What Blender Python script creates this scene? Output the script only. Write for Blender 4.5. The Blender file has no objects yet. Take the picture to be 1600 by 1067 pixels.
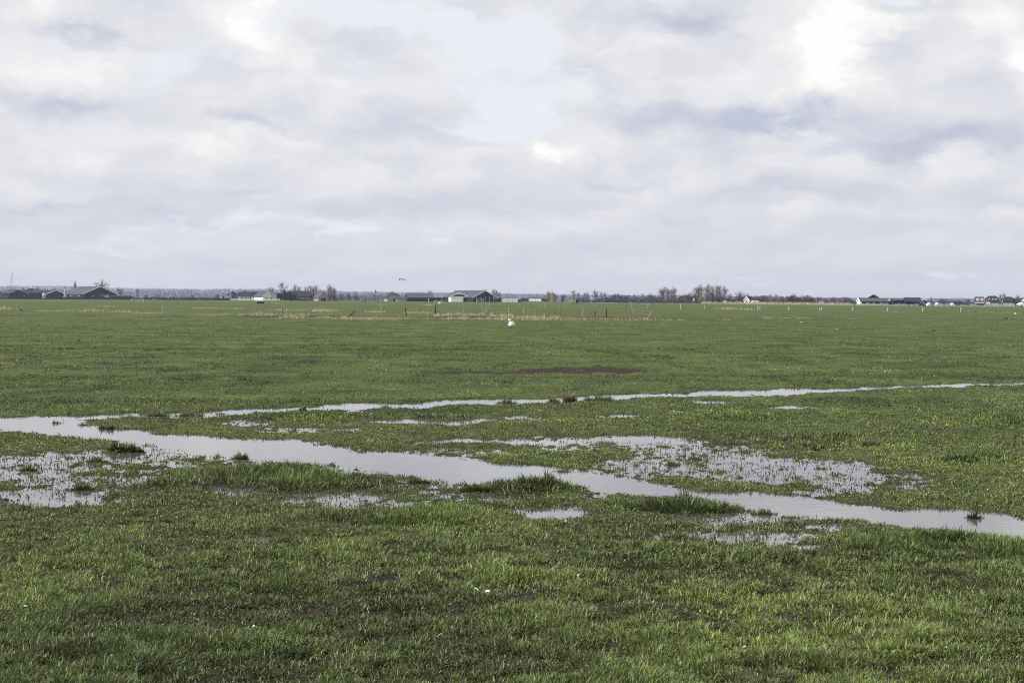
import bpy, math, random
import numpy as np
from mathutils import Matrix, Vector
random.seed(7)
rng = np.random.default_rng(11)
S = bpy.context.scene
COL = S.collection
F = 2222.0            # focal length in pixels of the 1600 px wide photograph
CAMH = 1.7
def yh(px): return 464.0 + 9.0 * px / 1600.0       # horizon row of the photograph
# ---------------------------------------------------------------- camera
cam = bpy.data.cameras.new('camera'); cam.sensor_width = 36; cam.lens = 36 * F / 1600
cam.clip_start = 0.1; cam.clip_end = 60000
co = bpy.data.objects.new('camera', cam); COL.objects.link(co); S.camera = co
pitch = math.atan((533.5 - 468.5) / F)
R3 = Matrix.Rotation(math.pi / 2 - pitch, 4, 'X') @ Matrix.Rotation(0.0056, 4, 'Z')
co.matrix_world = Matrix.Translation((0, 0, CAMH)) @ R3
RM = np.array(R3.to_3x3())
def ground(px, py):
    """ground points (z = 0) seen at photograph pixels"""
    px = np.asarray(px, float); py = np.asarray(py, float)
    u = (px - 800) / F; v = -(py - 533.5) / F
    d = np.stack([u, v, -np.ones_like(u)], -1) @ RM.T
    t = CAMH / np.maximum(-d[..., 2], 1e-6)
    return d[..., 0] * t, d[..., 1] * t
def pix(x, y, z=0.0):
    p = np.stack([x, y, np.zeros_like(x) + z - CAMH], -1) @ RM
    w = np.maximum(-p[..., 2], 1e-3)
    return 800 + F * p[..., 0] / w, 533.5 - F * p[..., 1] / w
def G(px, py):
    a, b = ground(np.array([px]), np.array([py])); return float(a[0]), float(b[0])
def W(px, D): return (D * (px - 800) / F, D)
# ---------------------------------------------------------------- noise
_perm = np.random.default_rng(3).permutation(256).astype(np.int32)
_ang = np.random.default_rng(4).random(256) * 2 * np.pi
_gx, _gy = np.cos(_ang), np.sin(_ang)
def perlin(x, y, seed=0):
    xi = np.floor(x).astype(np.int64); yi = np.floor(y).astype(np.int64)
    xf = x - xi; yf = y - yi
    def g(ix, iy, fx, fy):
        h = _perm[(_perm[(ix + seed * 17) & 255] + iy + seed * 31) & 255]
        return _gx[h] * fx + _gy[h] * fy
    u = xf * xf * xf * (xf * (xf * 6 - 15) + 10); v = yf * yf * yf * (yf * (yf * 6 - 15) + 10)
    a = g(xi, yi, xf, yf); b = g(xi + 1, yi, xf - 1, yf)
    c = g(xi, yi + 1, xf, yf - 1); d = g(xi + 1, yi + 1, xf - 1, yf - 1)
    return ((a + u * (b - a)) + v * ((c + u * (d - c)) - (a + u * (b - a)))) * 1.5
def fbm(x, y, oct=4, seed=0, gain=0.5):
    s = 0; a = 1.0; t = 0
    for i in range(oct):
        s = s + a * perlin(x * 2 ** i + 13.7 * i, y * 2 ** i - 7.3 * i, seed + i); t += a; a *= gain
    return s / t
def sstep(a, b, x):
    t = np.clip((x - a) / (b - a), 0, 1); return t * t * (3 - 2 * t)
# ---------------------------------------------------------------- relief of the wet pasture
# drainage channels: rows of (column, upper edge, lower edge, depth) surveyed on the photograph and laid on the ground plane
CH_A = [(-300, 651, 676, 1), (0, 652, 674, 1), (90, 652, 677, 1), (150, 664, 683, 1), (170, 671, 686, 1), (250, 676, 699, 1), (330, 683, 712, 1), (400, 688, 720, 1),
        (470, 691, 723, 1), (530, 697, 728, 1), (600, 704, 742, 1), (690, 712, 752, 1), (780, 722, 753, 1), (860, 728, 758, 1), (910, 734, 768, 1),
        (960, 741, 775, 1), (1060, 759, 779, 1), (1130, 768, 786, 1), (1200, 772, 801, 1), (1280, 783, 809, 1), (1360, 792, 816, 1), (1430, 797, 826, 1),
        (1500, 800, 834, 1), (1560, 809, 844, 1), (1600, 813, 850, 1), (1900, 850, 892, 1)]
CH_B = [(-300, 650, 655, 1), (0, 652, 660, 1), (170, 648, 656, .75), (240, 646, 654, .62), (330, 643, 652, .75), (380, 639.5, 648.5, 1), (470, 635, 644, 1), (540, 631, 641.5, 1),
        (600, 629.5, 639, .95), (660, 627, 638, 1), (720, 625, 635, 1), (770, 624, 632.5, 1), (830, 624, 632, .8), (875, 621, 630, .75), (920, 619, 628, .8), (960, 616.5, 626, 1), (1050, 613.5, 622.5, 1),
        (1100, 612.5, 621, 1), (1200, 609, 618, 1), (1250, 607.5, 615.5, 1), (1300, 605.5, 613, 1), (1400, 602.5, 608, 1), (1500, 600, 604.5, .9),
        (1550, 598.5, 602.5, .95), (1600, 596.5, 600.5, .95), (1900, 586, 589, .8)]
# shallow floods: (column, row, half width, half height, depth)
POOLS = [(655, 661, 78, 5.5, .9), (735, 657, 40, 3, .6), (25, 689, 26, 3, .75), (102, 694, 9, 3, .5), (395, 663, 60, 8, .45), (450, 672, 70, 8, .45), (560, 673, 40, 4, .5), (280, 650, 80, 6, .45),
         (740, 688, 90, 6, .72), (850, 690, 100, 9, .66), (1010, 690, 90, 9, .72), (660, 692, 60, 6, .5), (700, 706, 120, 6, .45), (900, 700, 70, 6, .6), (1060, 700, 110, 18, .58), (1000, 730, 110, 18, .66),
         (1140, 698, 120, 14, .54), (1230, 700, 90, 10, .5), (1120, 730, 150, 26, .6), (1250, 735, 140, 26, .6), (1330, 750, 95, 22, .6), (1180, 690, 80, 5, .6), (1300, 700, 90, 6, .5), (1400, 752, 75, 18, .55), (1300, 770, 90, 8, .5),
         (100, 722, 170, 22, .6), (260, 716, 110, 22, .6), (60, 752, 150, 18, .6), (200, 745, 90, 16, .58), (60, 777, 130, 12, .64), (390, 728, 70, 8, .6), (130, 770, 110, 12, .55), (560, 735, 80, 12, .66), (660, 757, 90, 10, .55),
         (365, 768, 60, 8, .6), (520, 776, 90, 12, .56), (600, 790, 110, 12, .52), (720, 775, 70, 12, .52), (800, 780, 70, 8, .5), (865, 803, 58, 11, .8), (800, 800, 40, 8, .6), (930, 780, 60, 8, .55), (170, 814, 90, 5, .44), (240, 826, 90, 5, .46),
         (1120, 810, 120, 18, .62), (1090, 835, 100, 14, .64), (1190, 842, 100, 14, .66), (1290, 826, 40, 7, .5), (1250, 858, 80, 8, .66), (1020, 850, 80, 10, .64), (1120, 855, 60, 8, .56), (340, 850, 28, 7, .8), (390, 846, 60, 8, .66), (440, 862, 70, 7, .62), (540, 846, 70, 9, .62), (890, 858, 60, 7, .7), (770, 850, 25, 5, .56),
         (960, 870, 40, 6, .5), (1022, 881, 16, 3, .65), (176, 979, 22, 4, .95), (330, 878, 22, 5, .5), (735, 998, 18, 6, .62), (795, 987, 14, 4, .55), (1082, 985, 16, 5, .6), (1135, 1005, 22, 6, .62), (515, 905, 14, 4, .5), (840, 1003, 20, 5, .4),
         (1245, 636.5, 46, 2, .9), (1205, 636.5, 30, 1.6, .7), (1090, 629, 60, 1.6, .7), (910, 641, 60, 3, .52), (830, 652, 70, 4, .5), (960, 650, 60, 4, .5), (700, 645, 60, 3, .5), (580, 645, 60, 4, .4), (860, 655, 60, 4, .5), (1060, 642, 30, 2, .6), (1465, 588, 12, 1, .7), (1190, 549, 60, 1, .35)]
def wetness(px, py):
    """0 dry .. 1 open water"""
    w = np.zeros_like(px)
    for rows in (CH_A, CH_B):
        a = np.array(rows); c = a[:, 0]
        t = np.interp(px, c, a[:, 1]); b = np.interp(px, c, a[:, 2]); dep = np.interp(px, c, a[:, 3])
        mid = (t + b) / 2; half = (b - t) / 2
        q = 1 - np.abs(py - mid) / np.maximum(half, .5)        # 1 centre, 0 at the edge
        w = np.maximum(w, dep * sstep(-.55, .45, q))
    for (cx, cy, rx, ry, dep) in POOLS:
        m = (np.abs(px - cx) < rx * 1.7) & (np.abs(py - cy) < ry * 1.7)
        if m.any():
            q = np.sqrt(((px[m] - cx) / rx) ** 2 + ((py[m] - cy) / ry) ** 2)
            w[m] = np.maximum(w[m], dep * (1 - sstep(.45, 1.5, q)))
    return w
def height(x, y):
    """ground height; water stands at z = 0"""
    x = np.asarray(x, float); y = np.asarray(y, float)
    d = np.maximum(y, 1.0)
    px, py = pix(x, d)
    k = np.clip(d / 12.0, .4, 3)
    wx = fbm(x * .9, y * .55, 3, 21); wy = fbm(x * .9, y * .55, 3, 25)
    w = wetness(px + 26 * wx / k, py + (10 * wy + 5 * fbm(x * 4, y * 3, 2, 71)) / k)
    near = 1 - sstep(26, 60, d)
    mid = sstep(22, 40, d) * (1 - sstep(90, 130, d))
    n = mid * (fbm(x * .9, y * .35, 3, 101) * .09) + fbm(x * .55, y * .4, 3, 1) * .045 + fbm(x * 3.1, y * 2.4, 3, 5) * .032 + fbm(x * 12, y * 10, 2, 9) * .016
    lowland = sstep(8.5, 10.5, d) * near
    z = .05 - .022 * lowland + n * (.35 + .65 * near) * (1 - .45 * lowland) * (1 - .35 * sstep(.7, 1, w)) - .068 * np.minimum(w, .7) - .075 * sstep(.6, .95, w)
    z = z + ((fbm(x * 8, y * 5, 3, 15) * .034 + np.maximum(fbm(x * 19, y * 10, 2, 19), 0) * .030) + fbm(x * 2.2, y * 1.6, 2, 17) * .012) * sstep(.25, .5, w) * (1 - sstep(.68, .9, w))
    z = np.where(d > 26, np.maximum(z, np.where(w > .3, z, .010)), z)
    # far fields: gentle swells and the field ditch with its low spoil bank
    far = sstep(60, 120, d)
    ditch = d - (127 + x * .03 + 1.5 * fbm(x * .05, y * .05, 2, 31))
    z = z + far * (.12 * np.exp(-((ditch - 2.5) / 2.2) ** 2) - .35 * np.exp(-((ditch) / 1.1) ** 2)) * (1 + .6 * fbm(x * .3, y * .2, 2, 33))
    z = z + sstep(200, 500, d) * (.1 * fbm(x * .01, y * .02, 2, 35))
    return z
def mudness(x, y):
    x = np.asarray(x, float); y = np.asarray(y, float); d = np.maximum(y, 1.0); px, py = pix(x, d)
    m = sstep(.30, .52, fbm(x * 2.1, y * 1.6, 3, 41)) * .85 * (1 - sstep(14, 30, d))
    m = np.maximum(m, sstep(.36, .6, fbm(x * .8, y * .5, 3, 45)) * .8 * (1 - sstep(60, 110, d)))
    def el(cx, cy, rx, ry, s=1.0):
        q = np.sqrt(((px + 25 * fbm(x * .7, y * .3, 3, 47) - cx) / rx) ** 2 + ((py + 4.5 * fbm(x * 1.4, y * .5, 3, 48) - cy) / ry) ** 2)
        return s * (1 - sstep(.6, 1.1, q))
    for e in ((905, 582, 130, 4.8, 1.15), (950, 580, 70, 3.8, 1.1), (770, 584, 110, 3.0, 1.0), (120, 603, 20, 2.5, .6), (30, 557, 36, 3, .5), (480, 566, 36, 3, .7), (205, 578, 90, 3, .5), (1010, 575, 30, 2, .5), (1540, 636, 30, 3, .6), (400, 588, 60, 3, .3),
              (600, 915, 90, 22, .75), (800, 940, 60, 14, .8), (1080, 930, 120, 10, .6), (200, 920, 70, 8, .8), (520, 900, 60, 9, .6), (1350, 1030, 40, 10, .9), (430, 1060, 40, 12, .7), (50, 1045, 40, 12, .6), (360, 1010, 40, 7, .8), (540, 975, 14, 6, .8), (740, 970, 60, 9, .8), (990, 1005, 30, 8, .7), (1430, 985, 50, 9, .6), (1170, 940, 30, 9, .4)):
        m = np.maximum(m, el(*e))
    ditch = d - (127 + x * .03 + 1.5 * fbm(x * .05, y * .05, 2, 31))
    px_f = sstep(-.1, .3, fbm(x * .12, y * .1, 3, 55))
    m = np.maximum(m, np.exp(-((ditch - 1.5) / 3.2) ** 2) * (.30 + .6 * px_f) * (1 - .5 * sstep(1250, 1500, px)))
    return np.clip(m, 0, 1)
# ---------------------------------------------------------------- materials
MAT = {}
def nodes_of(name):
    m = bpy.data.materials.new(name); m.use_nodes = True
    nt = m.node_tree; b = nt.nodes['Principled BSDF']; MAT[name] = m
    return m, nt, b
def mat(name, c, rough=.8, var=.18, scale=1.5, metal=0, spec=.3, bump=0):
    """painted or weathered surface: a base colour broken up by two noises"""
    m, nt, b = nodes_of(name)
    N = nt.nodes.new; L = nt.links.new
    tc = N('ShaderNodeTexCoord'); n1 = N('ShaderNodeTexNoise'); n1.inputs['Scale'].default_value = scale; n1.inputs['Detail'].default_value = 5
    L(tc.outputs['Object'], n1.inputs['Vector'])
    r = N('ShaderNodeValToRGB'); L(n1.outputs['Fac'], r.inputs['Fac'])
    r.color_ramp.elements[0].position = .3; r.color_ramp.elements[1].position = .72
    r.color_ramp.elements[0].color = (*[x * (1 - var) for x in c], 1); r.color_ramp.elements[1].color = (*[min(1, x * (1 + var)) for x in c], 1)
    L(r.outputs['Color'], b.inputs['Base Color'])
    b.inputs['Roughness'].default_value = rough; b.inputs['Metallic'].default_value = metal; b.inputs['Specular IOR Level'].default_value = spec
    if bump:
        bp = N('ShaderNodeBump'); bp.inputs['Strength'].default_value = bump; L(n1.outputs['Fac'], bp.inputs['Height']); L(bp.outputs['Normal'], b.inputs['Normal'])
    return m
def ground_material():
    m, nt, b = nodes_of('pasture_soil_and_sward')
    N = nt.nodes.new; L = nt.links.new
    tc = N('ShaderNodeTexCoord')
    def noise(sc, det, rough=.6, stretch=None):
        n = N('ShaderNodeTexNoise'); n.inputs['Scale'].default_value = sc; n.inputs['Detail'].default_value = det; n.inputs['Roughness'].default_value = rough
        if stretch:
            mp = N('ShaderNodeMapping'); mp.inputs['Scale'].default_value = stretch; L(tc.outputs['Object'], mp.inputs['Vector']); L(mp.outputs['Vector'], n.inputs['Vector'])
        else: L(tc.outputs['Object'], n.inputs['Vector'])
        return n
    def ramp(f, *st):
        r = N('ShaderNodeValToRGB'); L(f, r.inputs['Fac']); e = r.color_ramp.elements
        while len(e) < len(st): e.new(.5)
        for k, (p, c) in enumerate(st): e[k].position = p; e[k].color = (*c, 1)
        return r.outputs['Color']
    def mix(f, a, c, mode='MIX'):
        x = N('ShaderNodeMix'); x.data_type = 'RGBA'; x.blend_type = mode
        if isinstance(f, (int, float)): x.inputs[0].default_value = f
        else: L(f, x.inputs[0])
        L(a, x.inputs[6]); L(c, x.inputs[7]); return x.outputs[2]
    big = noise(.035, 4, .6, (1, .7, 1)); med = noise(.45, 5, .65, (1, .8, 1)); fine = noise(7, 6, .75); clod = noise(1.6, 4, .6)
    c1 = ramp(big.outputs['Fac'], (.3, (.058, .088, .026)), (.55, (.076, .106, .034)), (.75, (.100, .116, .050)))
    c2 = ramp(fine.outputs['Fac'], (.3, (.022, .036, .010)), (.5, (.074, .102, .034)), (.7, (.175, .195, .085)))
    c = mix(.6, c1, c2)
    c3 = ramp(med.outputs['Fac'], (.32, (.42, .50, .40)), (.5, (.95, .97, .95)), (.68, (1.45, 1.22, 1.1)))
    c = mix(.9, c, c3, 'MULTIPLY')
    strk = noise(.16, 4, .65, (.8, 2.4, 1)); c4 = ramp(strk.outputs['Fac'], (.34, (.62, .72, .60)), (.52, (1, 1, 1)), (.68, (1.35, 1.18, 1.05))); c = mix(.85, c, c4, 'MULTIPLY')
    at = N('ShaderNodeAttribute'); at.attribute_name = 'mud'
    wet = N('ShaderNodeAttribute'); wet.attribute_name = 'damp'
    crumb = noise(48, 5, .7); c5 = ramp(crumb.outputs['Fac'], (.34, (.30, .28, .27)), (.5, (.95, .95, .95)), (.66, (1.9, 1.8, 1.65)))
    soil = ramp(fine.outputs['Fac'], (.3, (.018, .012, .011)), (.55, (.042, .029, .027)), (.8, (.085, .066, .055)))
    brk = N('ShaderNodeMath'); brk.operation = 'MULTIPLY_ADD'; L(clod.outputs['Fac'], brk.inputs[0]); brk.inputs[1].default_value = 1.4; brk.inputs[2].default_value = -.7
    ad = N('ShaderNodeMath'); ad.operation = 'ADD'; ad.use_clamp = True; L(brk.outputs[0], ad.inputs[0]); L(at.outputs['Fac'], ad.inputs[1])
    ml = N('ShaderNodeMath'); ml.operation = 'MULTIPLY'; ml.use_clamp = True; L(ad.outputs[0], ml.inputs[0])
    m2 = N('ShaderNodeMath'); m2.operation = 'MULTIPLY'; m2.use_clamp = True; L(at.outputs['Fac'], m2.inputs[0]); m2.inputs[1].default_value = 2.2; L(m2.outputs[0], ml.inputs[1])
    c = mix(ml.outputs[0], c, soil)
    thatch = ramp(fine.outputs['Fac'], (.3, (.018, .015, .012)), (.6, (.045, .038, .027)), (.8, (.10, .085, .06)))
    c = mix(wet.outputs['Fac'], c, thatch)
    c = mix(.9, c, c5, 'MULTIPLY')
    L(c, b.inputs['Base Color']); b.inputs['Roughness'].default_value = .92; b.inputs['Specular IOR Level'].default_value = .12
    bp = N('ShaderNodeBump'); bp.inputs['Strength'].default_value = .8; bp.inputs['Distance'].default_value = .06
    hs = N('ShaderNodeMath'); hs.operation = 'MULTIPLY_ADD'; L(med.outputs['Fac'], hs.inputs[0]); hs.inputs[1].default_value = 3.0; L(fine.outputs['Fac'], hs.inputs[2])
    h2 = N('ShaderNodeMath'); h2.operation = 'MULTIPLY_ADD'; L(crumb.outputs['Fac'], h2.inputs[0]); h2.inputs[1].default_value = .35; L(hs.outputs[0], h2.inputs[2]); L(h2.outputs[0], bp.inputs['Height']); L(bp.outputs['Normal'], b.inputs['Normal'])
    return m
def water_material():
    m, nt, b = nodes_of('flood_water')
    N = nt.nodes.new; L = nt.links.new
    b.inputs['Base Color'].default_value = (.085, .083, .085, 1); b.inputs['Roughness'].default_value = .04; b.inputs['IOR'].default_value = 1.45
    b.inputs['Specular IOR Level'].default_value = .75
    tc = N('ShaderNodeTexCoord'); n = N('ShaderNodeTexNoise'); n.inputs['Scale'].default_value = 5; n.inputs['Detail'].default_value = 3
    mp = N('ShaderNodeMapping'); mp.inputs['Scale'].default_value = (1, 2.2, 1); L(tc.outputs['Object'], mp.inputs['Vector']); L(mp.outputs['Vector'], n.inputs['Vector'])
    bp = N('ShaderNodeBump'); bp.inputs['Strength'].default_value = .05; bp.inputs['Distance'].default_value = .02; L(n.outputs['Fac'], bp.inputs['Height']); L(bp.outputs['Normal'], b.inputs['Normal'])
    return m
def blade_material(name='grass_blade', transl=.22):
    m, nt, b = nodes_of(name)
    N = nt.nodes.new; L = nt.links.new
    at = N('ShaderNodeVertexColor'); at.layer_name = 'tint'
    L(at.outputs['Color'], b.inputs['Base Color']); b.inputs['Roughness'].default_value = .55; b.inputs['Specular IOR Level'].default_value = .28
    tr = N('ShaderNodeBsdfTranslucent'); L(at.outputs['Color'], tr.inputs['Color'])
    mx = N('ShaderNodeMixShader'); mx.inputs[0].default_value = transl
    L(b.outputs[0], mx.inputs[1]); L(tr.outputs[0], mx.inputs[2]); L(mx.outputs[0], nt.nodes['Material Output'].inputs['Surface'])
    return m
GM = ground_material(); WM = water_material(); BM = blade_material()
# ---------------------------------------------------------------- tagging and mesh helpers
def tag(o, label=None, cat=None, group=None, kind=None):
    if label: o['label'] = label
    if cat: o['category'] = cat
    if group: o['group'] = group
    if kind: o['kind'] = kind
    return o
def empty(name, loc, rz=0, label=None, cat=None, group=None):
    o = bpy.data.objects.new(name, None); COL.objects.link(o); o.location = loc; o.rotation_euler = (0, 0, rz); o.empty_display_size = .3
    return tag(o, label, cat, group)
def np_mesh(name, V, quads=None, tris=None, mats=(), tint=None, smooth=False):
    me = bpy.data.meshes.new(name); V = np.asarray(V, np.float32)
    nq = 0 if quads is None else len(quads); nt_ = 0 if tris is None else len(tris)
    idx = np.concatenate([np.asarray(a, np.int32).ravel() for a in (quads, tris) if a is not None and len(a)])
    st = np.concatenate([np.arange(nq) * 4, nq * 4 + np.arange(nt_) * 3]).astype(np.int32)
    me.vertices.add(len(V)); me.vertices.foreach_set('co', V.ravel())
    me.loops.add(len(idx)); me.loops.foreach_set('vertex_index', idx)
    me.polygons.add(nq + nt_); me.polygons.foreach_set('loop_start', st)
    if smooth: me.polygons.foreach_set('use_smooth', np.ones(nq + nt_, bool))
    if tint is not None:
        a = me.color_attributes.new('tint', 'FLOAT_COLOR', 'POINT'); c = np.ones((len(V), 4), np.float32); c[:, :3] = tint; a.data.foreach_set('color', c.ravel())
    for m in mats: me.materials.append(m)
    me.update(calc_edges=True); return me
def link(name, me, parent=None, loc=None):
    o = bpy.data.objects.new(name, me); COL.objects.link(o)
    if parent: o.parent = parent
    if loc is not None: o.location = loc
    return o
class MB:
    """collects polygons for ONE mesh object"""
    def __init__(s): s.v = []; s.f = []
    def poly(s, pts):
        k = len(s.v); s.v += [tuple(p) for p in pts]; s.f.append(list(range(k, k + len(pts)))); return s
    def box(s, c, d, rz=0, top=1.0):
        k = len(s.v); x, y, z = c; a, b, h = d[0] / 2, d[1] / 2, d[2]; cr, sr = math.cos(rz), math.sin(rz)
        for (t, zz) in ((1, 0), (top, h)):
            for (u, w) in ((-a, -b), (a, -b), (a, b), (-a, b)):
                u *= t; w *= t; s.v.append((x + u * cr - w * sr, y + u * sr + w * cr, z + zz))
        s.f += [[k + 3, k + 2, k + 1, k], [k + 4, k + 5, k + 6, k + 7]] + [[k + i, k + (i + 1) % 4, k + 4 + (i + 1) % 4, k + 4 + i] for i in range(4)]
        return s
    def tube(s, p, q, r0, r1=None, n=6, cap=True):
        r1 = r0 if r1 is None else r1; p, q = Vector(p), Vector(q); d = (q - p)
        if d.length < 1e-9: return s
        d.normalize(); a = d.orthogonal().normalized(); b = d.cross(a); k = len(s.v)
        for c, r in ((p, r0), (q, r1)):
            for i in range(n):
                t = 2 * math.pi * i / n; s.v.append(tuple(c + a * (r * math.cos(t)) + b * (r * math.sin(t))))
        s.f += [[k + i, k + (i + 1) % n, k + n + (i + 1) % n, k + n + i] for i in range(n)]
        if cap: s.f += [[k + n - 1 - i for i in range(n)], [k + n + i for i in range(n)]]
        return s
    def loft(s, rings):
        k = len(s.v); n = len(rings[0])
        for r in rings: s.v += [tuple(p) for p in r]
        for j in range(len(rings) - 1):
            for i in range(n): s.f.append([k + j * n + i, k + j * n + (i + 1) % n, k + (j + 1) * n + (i + 1) % n, k + (j + 1) * n + i])
        s.f += [[k + n - 1 - i for i in range(n)], [k + (len(rings) - 1) * n + i for i in range(n)]]
        return s
    def extr(s, prof, x0, x1, axis='x'):
        """closed profile of (a, b) swept from x0 to x1"""
        mk = {'x': lambda t, a, b: (t, a, b), 'y': lambda t, a, b: (a, t, b)}[axis]
        s.loft([[mk(x0, a, b) for a, b in prof], [mk(x1, a, b) for a, b in prof]]); return s
    def build(s, name, m, parent=None, loc=None, smooth=False):
        me = bpy.data.meshes.new(name); me.from_pydata(s.v, [], s.f); me.materials.append(m if not isinstance(m, str) else MAT[m])
        if smooth: me.polygons.foreach_set('use_smooth', [True] * len(me.polygons))
        me.update(); return link(name, me, parent, loc)
def kids(o): return [c for c in bpy.data.objects if c.parent == o]
def copy_tree(o, parent=None):
    c = o.copy(); COL.objects.link(c); c.parent = parent
    for ch in kids(o): copy_tree(ch, c)
    return c
# ---------------------------------------------------------------- ground sheet and water sheet
def build_ground():
    t = np.concatenate([[-9, -5, -3, -2, -1.4, -1.0, -.8, -.66], np.linspace(-.56, .56, 1080), [.66, .8, 1.0, 1.4, 2, 3, 5, 9]])
    rows = F * CAMH / (np.concatenate([np.arange(1150, 700, -1.7), np.arange(700, 500, -1.1), np.arange(500, 474, -.8), np.arange(474, 469.3, -.35)]) - 468.5)
    d = np.concatenate([[-3000, -600, -120, -30, -10, -4, 0, 2, 3.5, 4.5], rows, [5200, 7000, 9000]])
    T, D = np.meshgrid(t, d)
    X = np.maximum(np.abs(D), 5) * T; Y = D
    Z = height(X, Y)
    Z = np.where((np.abs(T) > .57) | (D < 4), np.maximum(Z, .03), Z)
    nr, nc = X.shape; i = np.arange(nr * nc).reshape(nr, nc)
    q = np.stack([i[:-1, :-1], i[:-1, 1:], i[1:, 1:], i[1:, :-1]], -1).reshape(-1, 4)
    me = np_mesh('ground', np.stack([X, Y, Z], -1).reshape(-1, 3), q, None, [GM], smooth=True)
    a = me.attributes.new('mud', 'FLOAT', 'POINT'); a.data.foreach_set('value', mudness(X, Y).ravel().astype(np.float32))
    damp = (1 - sstep(-.01, .02, Z)) * .8 * (1 - sstep(24, 34, Y)) + (1 - sstep(8, 10.5, Y)) * .75 + (1 - sstep(16, 28, Y)) * .12
    a = me.attributes.new('damp', 'FLOAT', 'POINT'); a.data.foreach_set('value', np.clip(damp, 0, 1).ravel().astype(np.float32))
    tag(link('ground', me), kind='structure')
build_ground()
wm = MB(); wm.poly([(-60, 4, 0), (60, 4, 0), (60, 48, 0), (-60, 48, 0)])
tag(wm.build('water', WM), kind='structure')
# ---------------------------------------------------------------- grass
def srgb(*c): return np.array([((x / 255 + .055) / 1.055) ** 2.4 if x > 10 else x / 255 / 12.92 for x in c])
GREENS = np.array([[.150, .188, .052], [.110, .150, .042], [.195, .225, .078], [.078, .112, .036], [.205, .232, .066], [.150, .172, .090]])
STRAWS = np.array([[.27, .235, .15], [.20, .175, .11], [.34, .30, .20], [.16, .125, .085]])
def blades(P, L, wid, lean, azim, tint, curl=.5, levels=3):
    """curved tapering leaves: P roots (n,3); L lengths; lean from upright (rad)"""
    n = len(P)
    dirh = np.stack([np.cos(azim), np.sin(azim), np.zeros(n)], -1); side = np.stack([-np.sin(azim), np.cos(azim), np.zeros(n)], -1)
    # a leaf is seen edge on as often as flat on: turn its width round its axis
    tw = rng.uniform(-1.2, 1.2, n)[:, None]; side = side * np.cos(tw) + dirh * np.sin(tw) * .7
    up = np.array([0, 0, 1.0])
    l1 = lean * .6; l2 = lean * (1 + curl)
    m = P + (dirh * np.sin(l1)[:, None] + up * np.cos(l1)[:, None]) * (L * .55)[:, None]
    e = m + (dirh * np.sin(l2)[:, None] + up * np.cos(l2)[:, None]) * (L * .45)[:, None]
    w = wid[:, None] / 2
    if levels == 3:
        V = np.stack([P - side * w, P + side * w, m + side * w * .8, m - side * w * .8, e], 1).reshape(-1, 3)
        k = np.arange(n)[:, None] * 5
        Q = k + np.array([0, 1, 2, 3]); T = k + np.array([3, 2, 4])
        sh = np.array([.8, .8, 1, 1, 1.12])
    else:
        V = np.stack([P - side * w, P + side * w, e], 1).reshape(-1, 3); k = np.arange(n)[:, None] * 3
        Q = np.zeros((0, 4), int); T = k + np.array([0, 1, 2]); sh = np.array([1, 1, 1.0])
    C = np.repeat(tint, len(sh), 0)
    return V, Q, T, C
def join(parts):
    V, Q, T, C, k = [], [], [], [], 0
    for v, q, t, c in parts: V.append(v); Q.append(q + k); T.append(t + k); C.append(c); k += len(v)
    return np.concatenate(V), np.concatenate(Q), np.concatenate(T), np.concatenate(C)
def long_zone(px, py):
    """where the sward stands long, on the photograph's plan"""
    z = np.zeros_like(px)
    for (cx, cy, rx, ry, a) in ((420, 752, 150, 20, 1), (250, 757, 70, 10, .7), (560, 758, 60, 12, .6), (620, 812, 170, 14, .9), (820, 765, 70, 12, .9), (1420, 862, 120, 20, .8), (1570, 872, 60, 16, .8), (1150, 830, 60, 14, .5), (700, 865, 70, 12, .8), (560, 870, 60, 14, .3),
                                (120, 1050, 170, 30, .2), (850, 1020, 120, 24, .3), (1280, 1050, 140, 20, .3), (640, 960, 90, 16, .25), (1230, 885, 120, 20, .3), (1250, 690, 160, 12, .6), (1560, 660, 60, 16, .5), (470, 655, 120, 7, .5), (680, 655, 60, 5, .5), (1150, 655, 70, 8, .6), (1520, 720, 90, 10, .6), (180, 970, 120, 16, .2)):
        q = np.sqrt(((px - cx) / rx) ** 2 + ((py - cy) / ry) ** 2); z = np.maximum(z, a * (1 - sstep(.5, 1.2, q)))
    return z
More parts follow.
